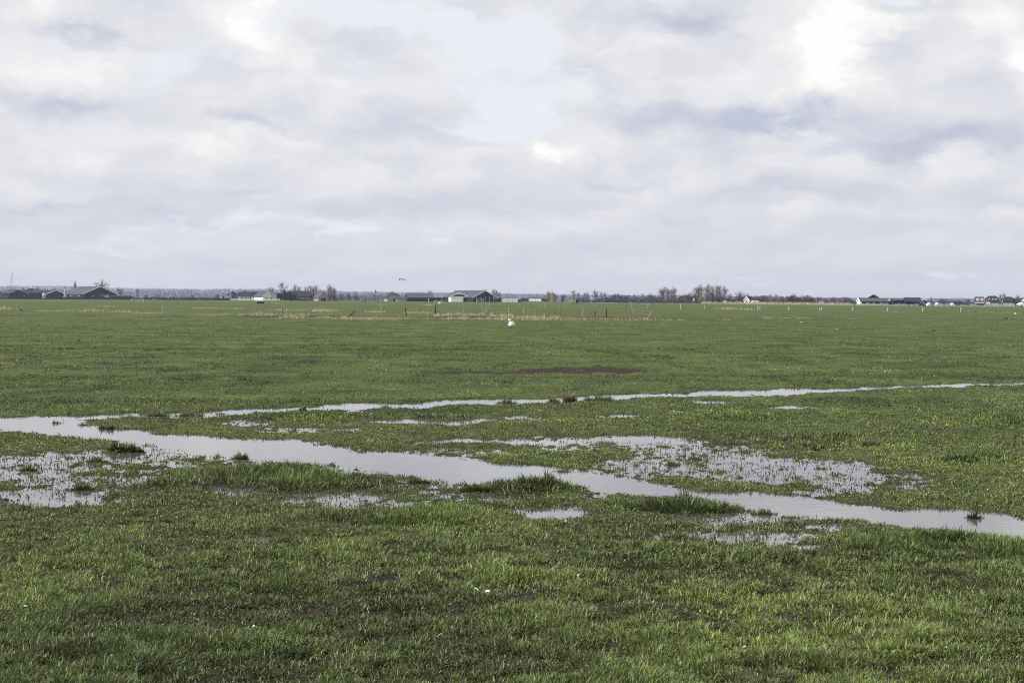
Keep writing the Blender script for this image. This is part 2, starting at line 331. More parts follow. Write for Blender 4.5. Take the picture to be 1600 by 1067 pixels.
def sward(n, py0, py1, levels, tuft):
    """n tufts of `tuft` leaves rooted on the ground between two distances"""
    py = rng.uniform(py0, py1, n); px = rng.uniform(-170, 1770, n)
    x, y = ground(px, py); 
    z = height(x, y); mud = mudness(x, y); lz = long_zone(px, py)
    patch = fbm(x * 1.3, y * 1.0, 3, 61); pa2 = fbm(x * .35, y * .3, 3, 65); clump = fbm(x * 5, y * 4, 2, 67)
    u = rng.random(n)
    keep = u > mud * .86
    keep &= (z > .004) | ((z > -.030) & (rng.random(n) < .30)) | ((z > -.055) & (rng.random(n) < .022))
    keep &= rng.random(n) < np.clip(.58 + 1.9 * clump + .7 * patch + lz, .15 + .40 * sstep(8.8, 10.5, y), 1)
    x, y, z, px, py, lz, patch, pa2, clump, mud = [a[keep] for a in (x, y, z, px, py, lz, patch, pa2, clump, mud)]
    n = len(x); k = tuft
    rep = lambda a: np.repeat(a, k)
    dist = np.hypot(x, y)
    near = 1 - sstep(15, 30, dist)
    spread = .012 + .0012 * dist
    ox = rng.normal(0, 1, n * k) * rep(spread); oy = rng.normal(0, 1, n * k) * rep(spread); X = rep(x) + ox; Y = rep(y) + oy
    Lb = (.036 + .028 * np.clip(patch + clump, -1, 1) + .046 * lz) * (1 - .35 * sstep(9, 12, dist) * (1 - lz)) * (1 + .004 * dist)
    wet = z < .012
    tall = fbm(x * 1.1, y * .5, 3, 111); Lb = Lb * (1 + sstep(22, 32, dist) * np.clip(2.4 * tall, -.7, 1.5))
    Lb = np.where(wet, Lb * .45 + .005, Lb)
    Lb = np.where(z < .004, np.maximum(Lb, -z + rng.uniform(.010, .034, len(z))), Lb)
    Lb = rep(np.maximum(Lb, .018)) * rng.uniform(.55, 1.5, n * k)
    wid = rep(.0032 + .00048 * dist) * rng.uniform(.7, 1.35, n * k)
    lean = (.20 + 1.25 * rng.random(n * k) ** .85) * rep(1 - .3 * lz); az = np.arctan2(oy, ox) + rng.normal(0, .8, n * k) + rep(rng.normal(0, .4, n))
    Z = rep(z) - .004
    lush = rep(np.clip(.5 + .9 * pa2 + .5 * patch, 0, 1))
    ci = np.clip((rng.normal(0, 1.3, n * k) + lush * 3.0 + 1.0), 0, 5).astype(int); ci = np.array([3, 1, 5, 0, 2, 4])[ci]
    c = GREENS[ci].copy()
    c *= (1 + np.clip(.5 * rep(pa2) + .5 * rep(patch) - .06, -.55, .5))[:, None] * np.array([.875, .945, .75])
    olive = rep(np.clip((1 - sstep(.0, .045, z)) * .8, 0, 1))        # wet margins are browner
    stw = rng.random(n * k) < (.055 + .22 * olive + .18 * rep(sstep(.1, .5, -patch)) * rep(near) + .25 * rep(mud))
    c = c * (1 - .18 * olive[:, None]) + np.array([.110, .100, .055]) * .18 * olive[:, None]
    c[stw] = STRAWS[rng.integers(0, 4, stw.sum())] * rng.uniform(.5, 1.05, stw.sum())[:, None]
    long_b = rep(lz) > .35
    c[long_b & ~stw] *= np.array([.86, .94, .88])
    c *= rng.uniform(.62, 1.4, n * k)[:, None] * rep(rng.uniform(.45, 1.55, n))[:, None]
    dead = (rng.random(n * k) < rep(.09 - .055 * sstep(9.5, 11.5, dist))) & ~stw; c[dead] = np.array([[.055, .040, .036], [.090, .070, .058], [.035, .030, .024]])[rng.integers(0, 3, dead.sum())]; lean[dead] = rng.uniform(.7, 1.5, dead.sum())
    pale = (rng.random(n * k) < rep(.07 * (1 - sstep(11, 18, dist)))) & ~stw; c[pale] = np.array([.30, .33, .17]) * rng.uniform(.7, 1.1, pale.sum())[:, None]
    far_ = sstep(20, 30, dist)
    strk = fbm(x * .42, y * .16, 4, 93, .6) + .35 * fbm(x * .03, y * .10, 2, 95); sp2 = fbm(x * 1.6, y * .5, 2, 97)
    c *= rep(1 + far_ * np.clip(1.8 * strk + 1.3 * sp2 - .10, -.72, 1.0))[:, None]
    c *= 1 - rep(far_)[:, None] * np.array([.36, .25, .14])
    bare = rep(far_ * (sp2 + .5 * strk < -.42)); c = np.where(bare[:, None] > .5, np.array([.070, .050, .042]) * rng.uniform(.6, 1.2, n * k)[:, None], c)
    sub = rep(z < -.002); c[sub] *= .55
    lean = np.where(stw & (rng.random(n * k) < .6), rng.uniform(1.1, 1.55, n * k), lean)
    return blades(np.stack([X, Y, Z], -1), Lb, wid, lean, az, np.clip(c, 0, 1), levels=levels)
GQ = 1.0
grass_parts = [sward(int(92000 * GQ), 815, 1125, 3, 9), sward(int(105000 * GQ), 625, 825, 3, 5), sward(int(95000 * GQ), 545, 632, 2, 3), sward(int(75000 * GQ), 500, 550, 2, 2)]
V, Q, T, C = join(grass_parts)
g = link('grass', np_mesh('grass', V, Q, T, [BM], C)); tag(g, kind='stuff')
g['label'] = 'short grazed green pasture grass with straw coloured and wet olive patches'
# ---------------------------------------------------------------- single tussocks
def tussock(px, py, wpx, hpx, label, dark=1.0, thick=1.0, group='grass tussocks standing in and beside the flood water', name='grass_tussock', straw=.10, cat='grass tussock'):
    x, y = G(px, py); s = y / F; rx = wpx * s / 2; h = hpx * s * 1.08; ry = max(rx * .45, .05)
    n = int(np.clip(wpx * hpx * 1.1, 130, 1900))
    a = rng.uniform(0, 2 * np.pi, n); r = np.sqrt(rng.random(n)) * np.clip(np.exp(rng.normal(0, .12, n)), .7, 1.15)
    dx = r * np.cos(a) * rx; dy = r * np.sin(a) * ry
    z = np.maximum(height(x + dx, y + dy), -.02) - .006
    edge = np.clip(1 - r ** 2 * .6, .25, 1)
    Lb = h * edge * rng.uniform(.35, 1.25, n) * (1 + .9 * fbm(x + dx * 9 / max(rx, .2) * .35, y + dy * 9 / max(rx, .2) * .35, 2, 87))
    lean = rng.uniform(.1, .75, n) + r * .35; az = a + rng.normal(0, .7, n)
    wid = np.full(n, (.0045 + .00042 * y) * thick) * rng.uniform(.7, 1.3, n)
    c = np.array([[.075, .110, .036], [.100, .142, .042], [.060, .088, .030], [.135, .170, .060]])[rng.integers(0, 4, n)] * dark
    sw = rng.random(n) < straw; c[sw] = STRAWS[rng.integers(0, 4, sw.sum())]
    c = np.clip(c * rng.uniform(.7, 1.3, n)[:, None], 0, 1)
    o = link(name, np_mesh(name, *[b for b in blades(np.stack([dx, dy, z], -1), Lb, wid, lean, az, c)[:3]], [BM], np.repeat(c, 5, 0)), None, (x, y, 0))
    return tag(o, label, cat, group)
TUS = [(195, 706, 62, 15, 'dark broad leaved tussock in shallow water left of the wide channel bend', .75, 1.9), (376, 717, 28, 14, 'small dark tussock standing alone in the channel water, left third of the photo', .8, 1.3),
       (155, 722, 32, 9, 'low green tuft in flood water just below the dark broad leaved tussock', 1.1, 1), (90, 661, 20, 8, 'tiny grass island in the open water at the far left', 1, 1), (133, 664, 26, 8, 'flat grass islet beside the tip of the grassy tongue', 1, 1),
       (166, 670, 26, 11, 'bushy green tuft at the pointed tip of the grassy tongue between two channels', .8, 1.2), (1072, 797, 185, 24, 'long lush tussock bank along the near edge of the channel, right of centre', .95, 1.2), (655, 755, 36, 13, 'bright small tuft on the near bank below the middle of the channel', 1.15, 1),
       (745, 768, 50, 17, 'left hand tuft of the two spiky grass clumps on the near channel bank', .95, 1.2), (840, 766, 70, 22, 'tall spiky grass clump poking up into the channel reflection', 1, 1.2),
       (1480, 858, 120, 24, 'large rough tussock mound at the right end of the channel', .85, 1.3), (1522, 809, 32, 13, 'dark round tuft on the far bank near the right end of the channel', .75, 1.3), (1503, 724, 74, 12, 'dark coarse weed tussock in the dry pasture at the right', .75, 1.6),
       (1195, 803, 42, 12, 'small tuft at the right end of the lush tussock bank', 1, 1), (1150, 824, 44, 13, 'fresh green tuft below the lush tussock bank', 1, 1), (1085, 718, 24, 9, 'round green tuft alone in the right hand flood', 1.05, 1), (1050, 727, 26, 9, 'pale green tuft in flood water left of the round one', 1.2, 1),
       (1283, 732, 22, 9, 'small dark tuft in the right hand flood under the dead stalks', .95, 1), (1080, 690, 20, 7, 'dark little tuft at the far edge of the right hand flood', .8, 1), (340, 714, 24, 8, 'yellow green tuft beside the small dark tussock in the channel', 1.25, 1),
       (880, 737, 34, 9, 'green point of grass jutting into the far side of the channel', .95, 1), (602, 638, 20, 9, 'fresh green tuft bridging the far straight ditch', 1.15, 1), (45, 735, 40, 11, 'green tuft in the left hand flood at the photo edge', .95, 1), (125, 765, 48, 12, 'green tuft on the near side of the left hand flood', .95, 1)]
for (px, py, w, h, lab, dk, th) in TUS: tussock(px, py, w, h, lab, dk, th)
for (px, py, w, h, lab) in [(792, 630, 34, 11, 'thin pale reed tuft in the far ditch, left of the tall reed tuft'), (890, 629, 20, 19, 'tallest green reed tuft standing in the far ditch'), (866, 628, 20, 11, 'short straw coloured reed tuft beside the tallest reed tuft'), (935, 626, 56, 13, 'wide straw tinged reed tuft at the end of the broken ditch stretch'),
                            (245, 650, 40, 11, 'pale reed tuft in the left arm of the far ditch'), (297, 650, 46, 12, 'taller pale reed tuft right of the other in the left arm of the far ditch'), (203, 652, 34, 7, 'short reed fringe on the left arm of the far ditch'), (345, 647, 24, 7, 'low reed fringe where the far ditch opens into clear water')]:
    tussock(px, py, w, h, lab, 1.1, .8, 'reed tufts in the far ditch', 'reed_tuft', .42, 'reeds')
for (px, py, w, h, lab) in [(1222, 688, 16, 15, 'pair of dead pale stalks at the back of the right hand flood'), (1360, 700, 26, 17, 'dead straw stalks at the right edge of the flood')]:
    tussock(px, py, w, h, lab, 1, .8, None, 'dead_stalks', .9, 'dead stalks')
tussock(473, 644, 13, 8, 'dark rotting dock plant standing in the far ditch', .25, 2, None, 'dock_plant', .1, 'weed')
tussock(1278, 704, 32, 9, 'dark brown withered weed at the back edge of the right hand flood', .35, 1.5, None, 'withered_weed', .3, 'weed')
# straw coloured rough grass along the field ditches
def straw_strip(rows):
    parts = []
    for (x0, x1, yb, hp, n, col) in rows:
        px = rng.uniform(x0, x1, n := int(n * (1.8 if col == 0 else 1))); py = yb + rng.normal(0, .7, n); D = F * CAMH / (yb - yh((x0 + x1) / 2))
        x = D * (px - 800) / F; y = D + rng.normal(0, D * .012, n); z = height(x, y) - .02
        pr = .55 + .6 * np.clip(fbm(px * .12, py * .1, 2, 77), -.8, .8)
        Lb = 1.2 * hp * D / F * pr * rng.uniform(.6, 1.35, n)
        c = (STRAWS * np.array([1.62, 1.68, 1.64]))[rng.integers(0, 4, n)] if col == 0 else np.array([[.09, .06, .05], [.14, .10, .075], [.06, .045, .04]])[rng.integers(0, 3, n)]
        parts.append(blades(np.stack([x, y, z], -1), Lb, np.full(n, .00045 * D), rng.uniform(.1, .8, n), rng.uniform(0, 6.28, n), c * rng.uniform(.7, 1.25, n)[:, None], levels=2))
    return parts
SB = [(-20, 25, 484, 7, 260, 0), (60, 110, 487, 3.5, 220, 0), (133, 165, 487.5, 6, 260, 0), (180, 205, 488.5, 5.5, 200, 0), (213, 256, 490.5, 4, 260, 0), (308, 334, 482.5, 3.5, 180, 0), (312, 319, 492, 4.5, 70, 0), (340, 356, 492.5, 4, 110, 0), (377, 386, 492.5, 5, 80, 0), (366, 382, 483, 3, 60, 0),
      (400, 422, 494, 8, 260, 0), (426, 442, 485, 3, 90, 0), (440, 474, 486, 4, 240, 0), (444, 475, 497, 9, 420, 0), (490, 524, 487.5, 7, 420, 0), (496, 512, 498, 6, 160, 0), (520, 546, 499.5, 7, 260, 0), (540, 600, 500, 6, 560, 0), (597, 625, 500, 5, 200, 0), (570, 600, 488.5, 5, 170, 0),
      (632, 672, 490, 5, 300, 0), (678, 700, 494, 6, 200, 0), (695, 758, 492.5, 5, 420, 0), (690, 800, 500, 6, 500, 0), (715, 730, 500, 9, 160, 0), (778, 870, 500.5, 10, 1300, 0), (765, 800, 495, 6, 240, 0), (870, 940, 499.5, 5, 360, 0), (940, 1020, 499.8, 4.5, 420, 0), (1018, 1050, 500, 4, 100, 0), (1054, 1070, 500, 3, 80, 0), (1118, 1135, 500, 3, 90, 0), (1150, 1175, 500, 2, 60, 0), (1196, 1212, 500, 3.5, 90, 0), (1225, 1237, 500, 2.5, 60, 0), (1250, 1262, 500, 2.5, 60, 0), (1285, 1340, 499.6, 2, 90, 0),
      (600, 780, 500.5, 3, 220, 1), (415, 1015, 499.6, 3.6, 900, 0), (-20, 420, 499.8, 2, 260, 0), (430, 800, 492, 2, 260, 0), (-10, 420, 500.5, 2.5, 400, 1), (870, 1010, 500.4, 4.5, 520, 1), (1000, 1600, 499.5, 3, 420, 1), (1125, 1150, 484, 5.5, 110, 0), (1161, 1172, 484.3, 3, 60, 0), (663, 673, 477.5, 4, 50, 0), (590, 597, 476.5, 3, 30, 0), (165, 172, 479.5, 4, 50, 0), (1384, 1400, 488.5, 2, 50, 0), (1536, 1600, 489, 2, 120, 0), (433, 439, 475, 3, 20, 0)]
V, Q, T, C = join(straw_strip(SB))
o = link('dry_rough_grass', np_mesh('dry_rough_grass', V, Q, T, [BM], C)); tag(o, 'straw coloured rough grass lining the ditches and fences', 'grass', None, 'stuff')
# pale stubble scattered over the middle pasture
def stubble(n):
    py = rng.uniform(535, 640, n); px = rng.uniform(-100, 1700, n); 
    band = np.exp(-((py - 566 - 6 * np.sin(px * .011)) / 9) ** 2) + .18
    x, y = ground(px, py); k = rng.random(n) < band * sstep(.05, .45, fbm(x * .5, y * .22, 3, 83))
    x, y = x[k], y[k]; m = len(x); r = 3; X = np.repeat(x, r) + rng.normal(0, .06, m * r); Y = np.repeat(y, r) + rng.normal(0, .05, m * r)
    c = STRAWS[rng.integers(0, 4, m * r)] * rng.uniform(.7, 1.2, m * r)[:, None]
    return blades(np.stack([X, Y, height(X, Y) + .01], -1), rng.uniform(.06, .16, m * r), np.full(m * r, .02), rng.uniform(.9, 1.5, m * r), rng.uniform(0, 6.28, m * r), np.clip(c, 0, 1), levels=2)
v, q, t, c = stubble(7000)
o = link('dry_stubble', np_mesh('dry_stubble', v, q, t, [BM], c)); tag(o, 'pale dead stalks lying scattered over the middle of the pasture', 'stubble', None, 'stuff')
# ---------------------------------------------------------------- materials of the far places
mat('dark_cladding', (.006, .006, .028), .8); mat('plum_cladding', (.014, .012, .040), .8); mat('slate_roof', (.062, .062, .092), .7, .15, .6); mat('dark_roof', (.022, .022, .042), .75, .15, .6)
mat('grey_sheet_roof', (.15, .15, .18), .6, .12, .5); mat('white_paint', (.80, .80, .80), .5, .05); mat('white_render', (.58, .57, .57), .7, .07); mat('grey_render', (.36, .36, .38), .8); mat('yellow_brick', (.33, .31, .235), .85); mat('red_brick', (.16, .10, .085), .85)
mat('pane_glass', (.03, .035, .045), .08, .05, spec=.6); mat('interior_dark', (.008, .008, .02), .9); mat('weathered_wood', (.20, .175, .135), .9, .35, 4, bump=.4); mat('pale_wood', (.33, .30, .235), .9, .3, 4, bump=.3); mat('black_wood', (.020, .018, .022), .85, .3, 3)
mat('concrete', (.42, .41, .39), .9, .15, 3); mat('wire', (.30, .30, .30), .5, .05, metal=.6); mat('black_plastic', (.010, .010, .018), .5, .1); mat('white_film', (.82, .82, .83), .35, .05, spec=.5); mat('twig_grey', (.17, .145, .155), .9, .3, 3); mat('twig_plum', (.12, .10, .125), .9, .3, 3)
mat('bark', (.11, .097, .098), .95, .35, 4, bump=.5); mat('twig_yellow', (.30, .27, .10), .9, .25, 3); mat('conifer_green', (.020, .026, .028), .9, .4, 2); mat('evergreen_leaf', (.026, .034, .026), .8, .4, 2); mat('bank_grass', (.075, .095, .045), .95, .3, .8); mat('asphalt', (.07, .07, .075), .9, .15, 1)
mat('navy_paint', (.012, .016, .060), .25, .05, spec=.6); mat('yellow_paint', (.42, .34, .10), .5, .12); mat('tyre', (.012, .012, .012), .8, .1); mat('lamp_red', (.25, .02, .02), .3, .05); mat('lamp_clear', (.7, .7, .68), .15, .05); mat('stone_grey', (.26, .26, .28), .9); mat('hazed_wood_mass', (.20, .205, .33), .95, .25, .05)  # far wood: extra distance haze mixed into its pale blue base colour
mat('beak_orange', (.55, .22, .03), .5, .1); mat('feather_white', (.86, .86, .86), .75, .03, 6); mat('foot_black', (.012, .011, .012), .7, .1); mat('soil_clod', (.05, .036, .032), .95, .4, 12, bump=.6); mat('twig_pale', (.36, .33, .37), .9, .3, 3); mat('lilac_hedge', (.105, .093, .125), .95, .3, 1)
plum = blade_material('plumage', 0.0)
def htpx(px, ptop, D): return (yh(px) + CAMH * F / D - ptop) * D / F        # real height of a thing standing at distance D
def az_of(px): return math.atan((px - 800) / F)
# ---------------------------------------------------------------- buildings
def opening(parent, mb_args, name, m, pane=None):
    b = MB(); b.box(*mb_args[:2], **(mb_args[2] if len(mb_args) > 2 else {})); w = b.build(name, m, parent)
    if pane:
        c, d = mb_args[0], mb_args[1]; p = MB(); p.box((c[0], c[1] - (.05 if d[1] < d[0] else 0), c[2] + d[2] * .12), (d[0] * .78, d[1] + .02, d[2] * .76)); p.build('pane', pane, w)
    return w
def gable(name, label, cat, px, D, rot, w, L, eave, ridge, wall, roof, verge=None, front=(), left=(), chim=(), posts=(), group=None, over=.5, thick=.28, hip=0):
    """gabled building: gable front at the base point, ridge running away from us turned `rot` degrees from the line of sight"""
    base = px - L / 2 * math.sin(math.radians(rot)) * F / D if abs(rot) > 45 else px     # long side towards us: px is its middle
    x, y = W(base, D); r = empty(name, (x, y, -.05), -(az_of(px) + math.radians(rot)), label, cat, group)
    b = MB(); b.extr([(-w / 2, 0), (w / 2, 0), (w / 2, eave), (0, ridge), (-w / 2, eave)], 0, L, 'y'); b.build('wall', wall, r)
    sl = (ridge - eave) / (w / 2); a = w / 2 + over; ze = eave - over * sl + .03
    b = MB(); y0, y1 = -over * .8, L + over * .8
    if hip:   # clipped gable ends
        prof = lambda f: [(-a, ze), (-a * f, ze + (ridge + .03 - ze) * (1 - f)), (a * f, ze + (ridge + .03 - ze) * (1 - f)), (a, ze)]
        rings = []
        for yy, f in ((y0, .42), (y0 + hip, .02), (y1 - hip, .02), (y1, .42)):
            p = prof(f); rings.append([(u, yy, v) for u, v in p] + [(u, yy, v + thick) for u, v in reversed(p)])
        b.loft(rings)
    else: b.extr([(-a, ze), (0, ridge + .03), (a, ze), (a, ze + thick), (0, ridge + thick + .03), (-a, ze + thick)], y0, y1, 'y')
    rf = b.build('roof', roof, r)
    for (cx, cy, cw, ch) in chim:
        c = MB(); zz = ridge - abs(cx) * sl - .3; c.box((cx, cy, zz), (cw, cw, ch)); c.box((cx, cy, zz + ch), (cw * 1.25, cw * 1.25, .15)); c.build('chimney', 'white_render' if cw < 1.3 else 'red_brick', rf)
    if verge:
        for sgn in (-1, 1):
            b = MB(); t = .55
            prof = [(0, ridge + thick + .1), (sgn * (a + .05), ze + thick + .1), (sgn * (a + .05), ze + thick + .1 - t), (0, ridge + thick + .1 - t)]
            b.loft([[(u, y0 - .14, v) for u, v in prof], [(u, y0 - .01, v) for u, v in prof]]); b.build('verge_board', verge, r)
    for (nm, cx, z, ww, hh, m, pane) in front: opening(r, ((cx, -.06, z), (ww, .14, hh)), nm, m, pane)
    for (nm, cy, z, ww, hh, m, pane) in left:
        b = MB(); b.box((-w / 2 - .06, cy, z), (.14, ww, hh)); o = b.build(nm, m, r)
        if pane: p = MB(); p.box((-w / 2 - .08, cy, z + hh * .12), (.16, ww * .78, hh * .76)); p.build('pane', pane, o)
    for (cx, cw, hh) in posts: b = MB(); b.box((cx, -.3, 0), (cw, cw, hh)); b.build('post', 'white_render', r)
    return r
def Pm(n, D): return n * D / F      # photograph pixels to metres
# far left farm
gable('dark_barn', 'dark barn with a low grey roof at the far left edge of the photo', 'barn', 29, 1130, -12, 15, 32, 4.6, 7.6, 'dark_cladding', 'dark_roof', 'grey_render', front=[('door', -2, 0, 4, 3.6, 'interior_dark', None), ('window', 4.6, 2.6, 1.4, .9, 'grey_render', 'pane_glass')])
gable('low_barn', 'long low dark shed between the left edge barn and the small white trimmed barn', 'shed', 62, 1180, 84, 14, 20, 5.2, 7.4, 'plum_cladding', 'dark_roof', None)
gable('small_barn', 'small dark barn with a white right verge left of the big grey roofed barn', 'barn', 88, 1120, 10, 15, 24, 4.2, 7.3, 'plum_cladding', 'slate_roof', 'white_paint', front=[('door', -2.2, 0, 3.6, 4, 'interior_dark', None), ('gutter_box', 5.4, 1.5, .8, .8, 'grey_render', None)], chim=[(-1.5, 2, 2.0, 1.6)])
gable('big_barn', 'biggest dark barn with bright white verges and a grey roof, at the left', 'barn', 156.5, 1100, -20, 27, 46, 4.3, 10.2, 'dark_cladding', 'slate_roof', 'white_paint',
      front=[('door', -2.5, 0, 5, 4.0, 'plum_cladding', None), ('door', 8.5, 0, 3.6, 4.4, 'plum_cladding', None), ('window', .2, 3.0, 1.1, 1.3, 'white_paint', 'pane_glass'), ('window', 2.2, 3.2, 1.5, 1.0, 'white_paint', 'pane_glass'), ('panel', 5.2, 1.6, 3.6, 2.2, 'grey_render', None), ('panel', -5.4, 2.4, 2.4, .9, 'grey_render', None), ('trough', 11.8, 2.2, 2.4, .8, 'grey_render', None)],
      left=[('window_band', 18, 2.6, 22, .8, 'grey_render', 'interior_dark')])
o = gable('lean_shed', 'low dark lean shed on the right side of the biggest left barn', 'shed', 189, 1085, 80, 8, 15, 2.3, 3.1, 'dark_cladding', 'dark_roof')
# silo between the barns
x, y = W(102, 1090); r = empty('feed_silo', (x, y, 0), 0, 'slim pale feed silo at the left corner of the biggest left barn', 'silo')
b = MB(); b.tube((0, 0, 2.2), (0, 0, 7.2), 1.15, n=14); b.tube((0, 0, 7.2), (0, 0, 8.1), 1.15, .2, 14); b.tube((0, 0, 2.2), (0, 0, .9), 1.15, .25, 14); b.build('tank', 'grey_render', r)
for k in range(4): b = MB(); t = math.pi / 4 + k * math.pi / 2; b.tube((math.cos(t), math.sin(t), 0), (math.cos(t), math.sin(t), 2.6), .07); b.build('leg', 'grey_render', r)
x, y = W(69, 1085); b = MB(); b.tube((0, 0, 1.6), (0, 0, 4.4), 1.5, 1.5, 14); b.tube((0, 0, 4.4), (0, 0, 5.2), 1.5, .3, 14); b.tube((0, 0, 1.6), (0, 0, 0), 1.5, .4, 14); tag(b.build('hopper', 'grey_render', None, (x, y, 0), True), 'round grey hopper standing before the small white trimmed barn', 'hopper')
# white house with two dark roofs and the white gabled house
gable('white_house', 'white house under a dark roof block, left of the white gabled house', 'house', 383.5, 1010, 88, 8, 9.5, 3.4, 6.0, 'white_render', 'dark_roof', None, left=())
r = gable('white_wing', 'white wing with a dark hipped roof between the white house and the gabled house', 'house', 400, 1000, 86, 7, 5.5, 3.2, 6.2, 'white_render', 'dark_roof')
for (n, px, labs) in (('white_house', 383.5, 3), ('white_wing', 400, 2)):
    ro = bpy.data.objects[n]; Lw = 9.5 if n == 'white_house' else 5.5
    for k in range(labs):      # long side windows facing us
        yy = Lw * (k + .5) / labs; ww = MB(); ww.box(((4 if n == 'white_house' else 3.5) + .06, yy, 1.1), (.14, 1.2, 1.5)); f_ = ww.build('window', 'white_paint', ro); p = MB(); p.box(((4 if n == 'white_house' else 3.5) + .08, yy, 1.25), (.16, .95, 1.2)); p.build('pane', 'pane_glass', f_)
gable('white_gabled_house', 'bright white gabled house with a long grey roof, left third of the horizon', 'house', 419.5, 980, -28, 8.6, 13, 3.2, 6.6, 'white_paint', 'slate_roof', 'white_paint', front=[('window', -2, 1.2, 1.1, 1.2, 'grey_render', 'pane_glass'), ('window', 2, 1.2, 1.1, 1.2, 'grey_render', 'pane_glass')])
gable('dark_roofed_house', 'dark roofed farmhouse with two pale chimneys behind the conifers', 'house', 468.5, 990, 88, 9, 14.5, 3.2, 6.8, 'red_brick', 'dark_roof', None, chim=[(0, 2, .9, 1.6), (0, 12.5, .9, 1.4)], left=())
ro = bpy.data.objects['dark_roofed_house']
for k in range(4): b = MB(); b.box((4.56, 1.9 + 3.4 * k, .9), (.14, 1.5, 1.6)); f_ = b.build('window', 'white_paint', ro); p = MB(); p.box((4.58, 1.9 + 3.4 * k, 1.1), (.16, 1.2, 1.25)); p.build('pane', 'pane_glass', f_)
gable('yellow_gable_house', 'house with a pale yellow gable beside the tall narrow poplars', 'house', 504.5, 960, -24, 6.8, 8, 2.6, 6.5, 'yellow_brick', 'slate_roof', 'grey_render', front=[('door', .2, 0, 3.6, 2.3, 'interior_dark', None), ('window', -2.6, .9, 1.1, 1.1, 'white_paint', 'pane_glass')])
gable('farmhouse', 'old farmhouse with a steep clipped dark roof and yellow gable, left of the long barns', 'house', 616, 930, -16, 9.4, 9, 2.7, 6.4, 'yellow_brick', 'dark_roof', None, hip=2.5, front=[('window', -1.6, 3.2, 1.0, 1.2, 'white_paint', 'pane_glass'), ('window', 1.6, 3.2, 1.0, 1.2, 'white_paint', 'pane_glass'), ('window', -2.8, .8, 1.2, 1.4, 'white_paint', 'pane_glass'), ('door', 0, 0, 1.2, 2.2, 'interior_dark', None), ('window', 2.8, .8, 1.2, 1.4, 'white_paint', 'pane_glass')], left=[('window', 4, 3.2, 2.2, .5, 'white_paint', 'pane_glass')])
gable('low_extension', 'low pale lean extension on the right of the old farmhouse', 'shed', 626, 925, 86, 4, 6, 2.3, 3.0, 'grey_render', 'slate_roof')
gable('long_barn', 'long plum grey barn with a row of dark bays, left of the open barn', 'barn', 655, 1010, 82, 12, 18, 2.9, 5.9, 'plum_cladding', 'slate_roof')
ro = bpy.data.objects['long_barn']
for k in range(4): b = MB(); b.box((6.06, 1.6 + 4.4 * k, 0), (.14, 3.0, 2.5)); b.build('bay_opening', 'interior_dark', ro)
b = MB(); b.box((6.12, 14.6, 0), (.3, .8, 2.9)); b.build('white_pillar', 'white_paint', ro)
# the open cattle barn: long side towards us, bays between white posts
gable('open_barn', 'open sided barn with white posts and dark bays, left of the white shed', 'barn', 690, 1030, 76, 16, 22, 3.3, 6.2, 'interior_dark', 'grey_sheet_roof', None)
ro = bpy.data.objects['open_barn']
for k in range(6): b = MB(); b.box((8.25, .4 + 4.2 * k, 0), (.3, .34, 3.4)); b.build('post', 'white_paint', ro)
b = MB(); b.box((8.3, 11, 0), (.3, 21.5, .8)); b.build('low_wall', 'white_render', ro)
b = MB(); b.box((8.55, 11, 3.05), (.2, 23, .35)); b.build('gutter', 'white_paint', ro)
gable('white_shed', 'bright white fronted shed with white verges in the middle of the horizon', 'shed', 717, 945, -6, 10.6, 18, 3.9, 6.3, 'white_paint', 'slate_roof', 'white_paint', front=[('gable_panel', 0, 3.95, 7.5, 1.0, 'dark_cladding', None), ('sliding_door', -1.1, .1, 5.0, 3.7, 'white_film', None), ('dark_opening', 4.1, 0, 2.6, 3.3, 'interior_dark', None)])
gable('big_cattle_barn', 'large grey cattle barn with white verges right of the white shed', 'barn', 757.5, 985, -30, 19.2, 42, 3.2, 7.9, 'plum_cladding', 'slate_roof', 'white_paint',
      front=[('bay_opening', -5.6, 0, 3.0, 3.2, 'interior_dark', None), ('bay_opening', 1.4, 3.3, 2.0, 1.6, 'interior_dark', None), ('bay_opening', 2.2, 0, 2.6, 2.2, 'interior_dark', None), ('bay_opening', 5.9, 0, 2.2, 2.4, 'interior_dark', None), ('white_panel', 7.6, 2.4, 1.0, 1.0, 'white_paint', None), ('hay_face', -2.4, 0, 2.8, 2.4, 'grey_render', None)], posts=[(-6.9 + 3.4 * k, .26, 4.0) for k in range(5)])
gable('dark_annex', 'dark low annex sloping off the right side of the large grey cattle barn', 'shed', 782, 985, -10, 7, 16, 1.7, 3.0, 'dark_cladding', 'slate_roof')
x, y = W(750, 940); r = empty('farm_tractor', (x, y, 0), 1.2, 'dark tractor parked before the large grey cattle barn', 'tractor')
b = MB(); b.extr([(-1.9, .7), (.4, .7), (.4, 1.5), (-1.7, 1.4), (-1.9, 1.2)], -.4, .4, 'x'); b.build('hood', 'navy_paint', r)
b = MB(); b.box((0, 1.1, .8), (1.3, 1.5, 1.8), top=.85); b.build('cab', 'pane_glass', r)
for (sx, yy, rr) in ((-.85, 1.2, .85), (.85, 1.2, .85), (-.75, -1.3, .5), (.75, -1.3, .5)): b = MB(); b.tube((sx - .2, yy, rr), (sx + .2, yy, rr), rr, n=16); w_ = b.build('wheel', 'tyre', r); b = MB(); b.tube((sx - .22, yy, rr), (sx + .22, yy, rr), rr * .5, n=12); b.build('rim', 'yellow_paint', w_)
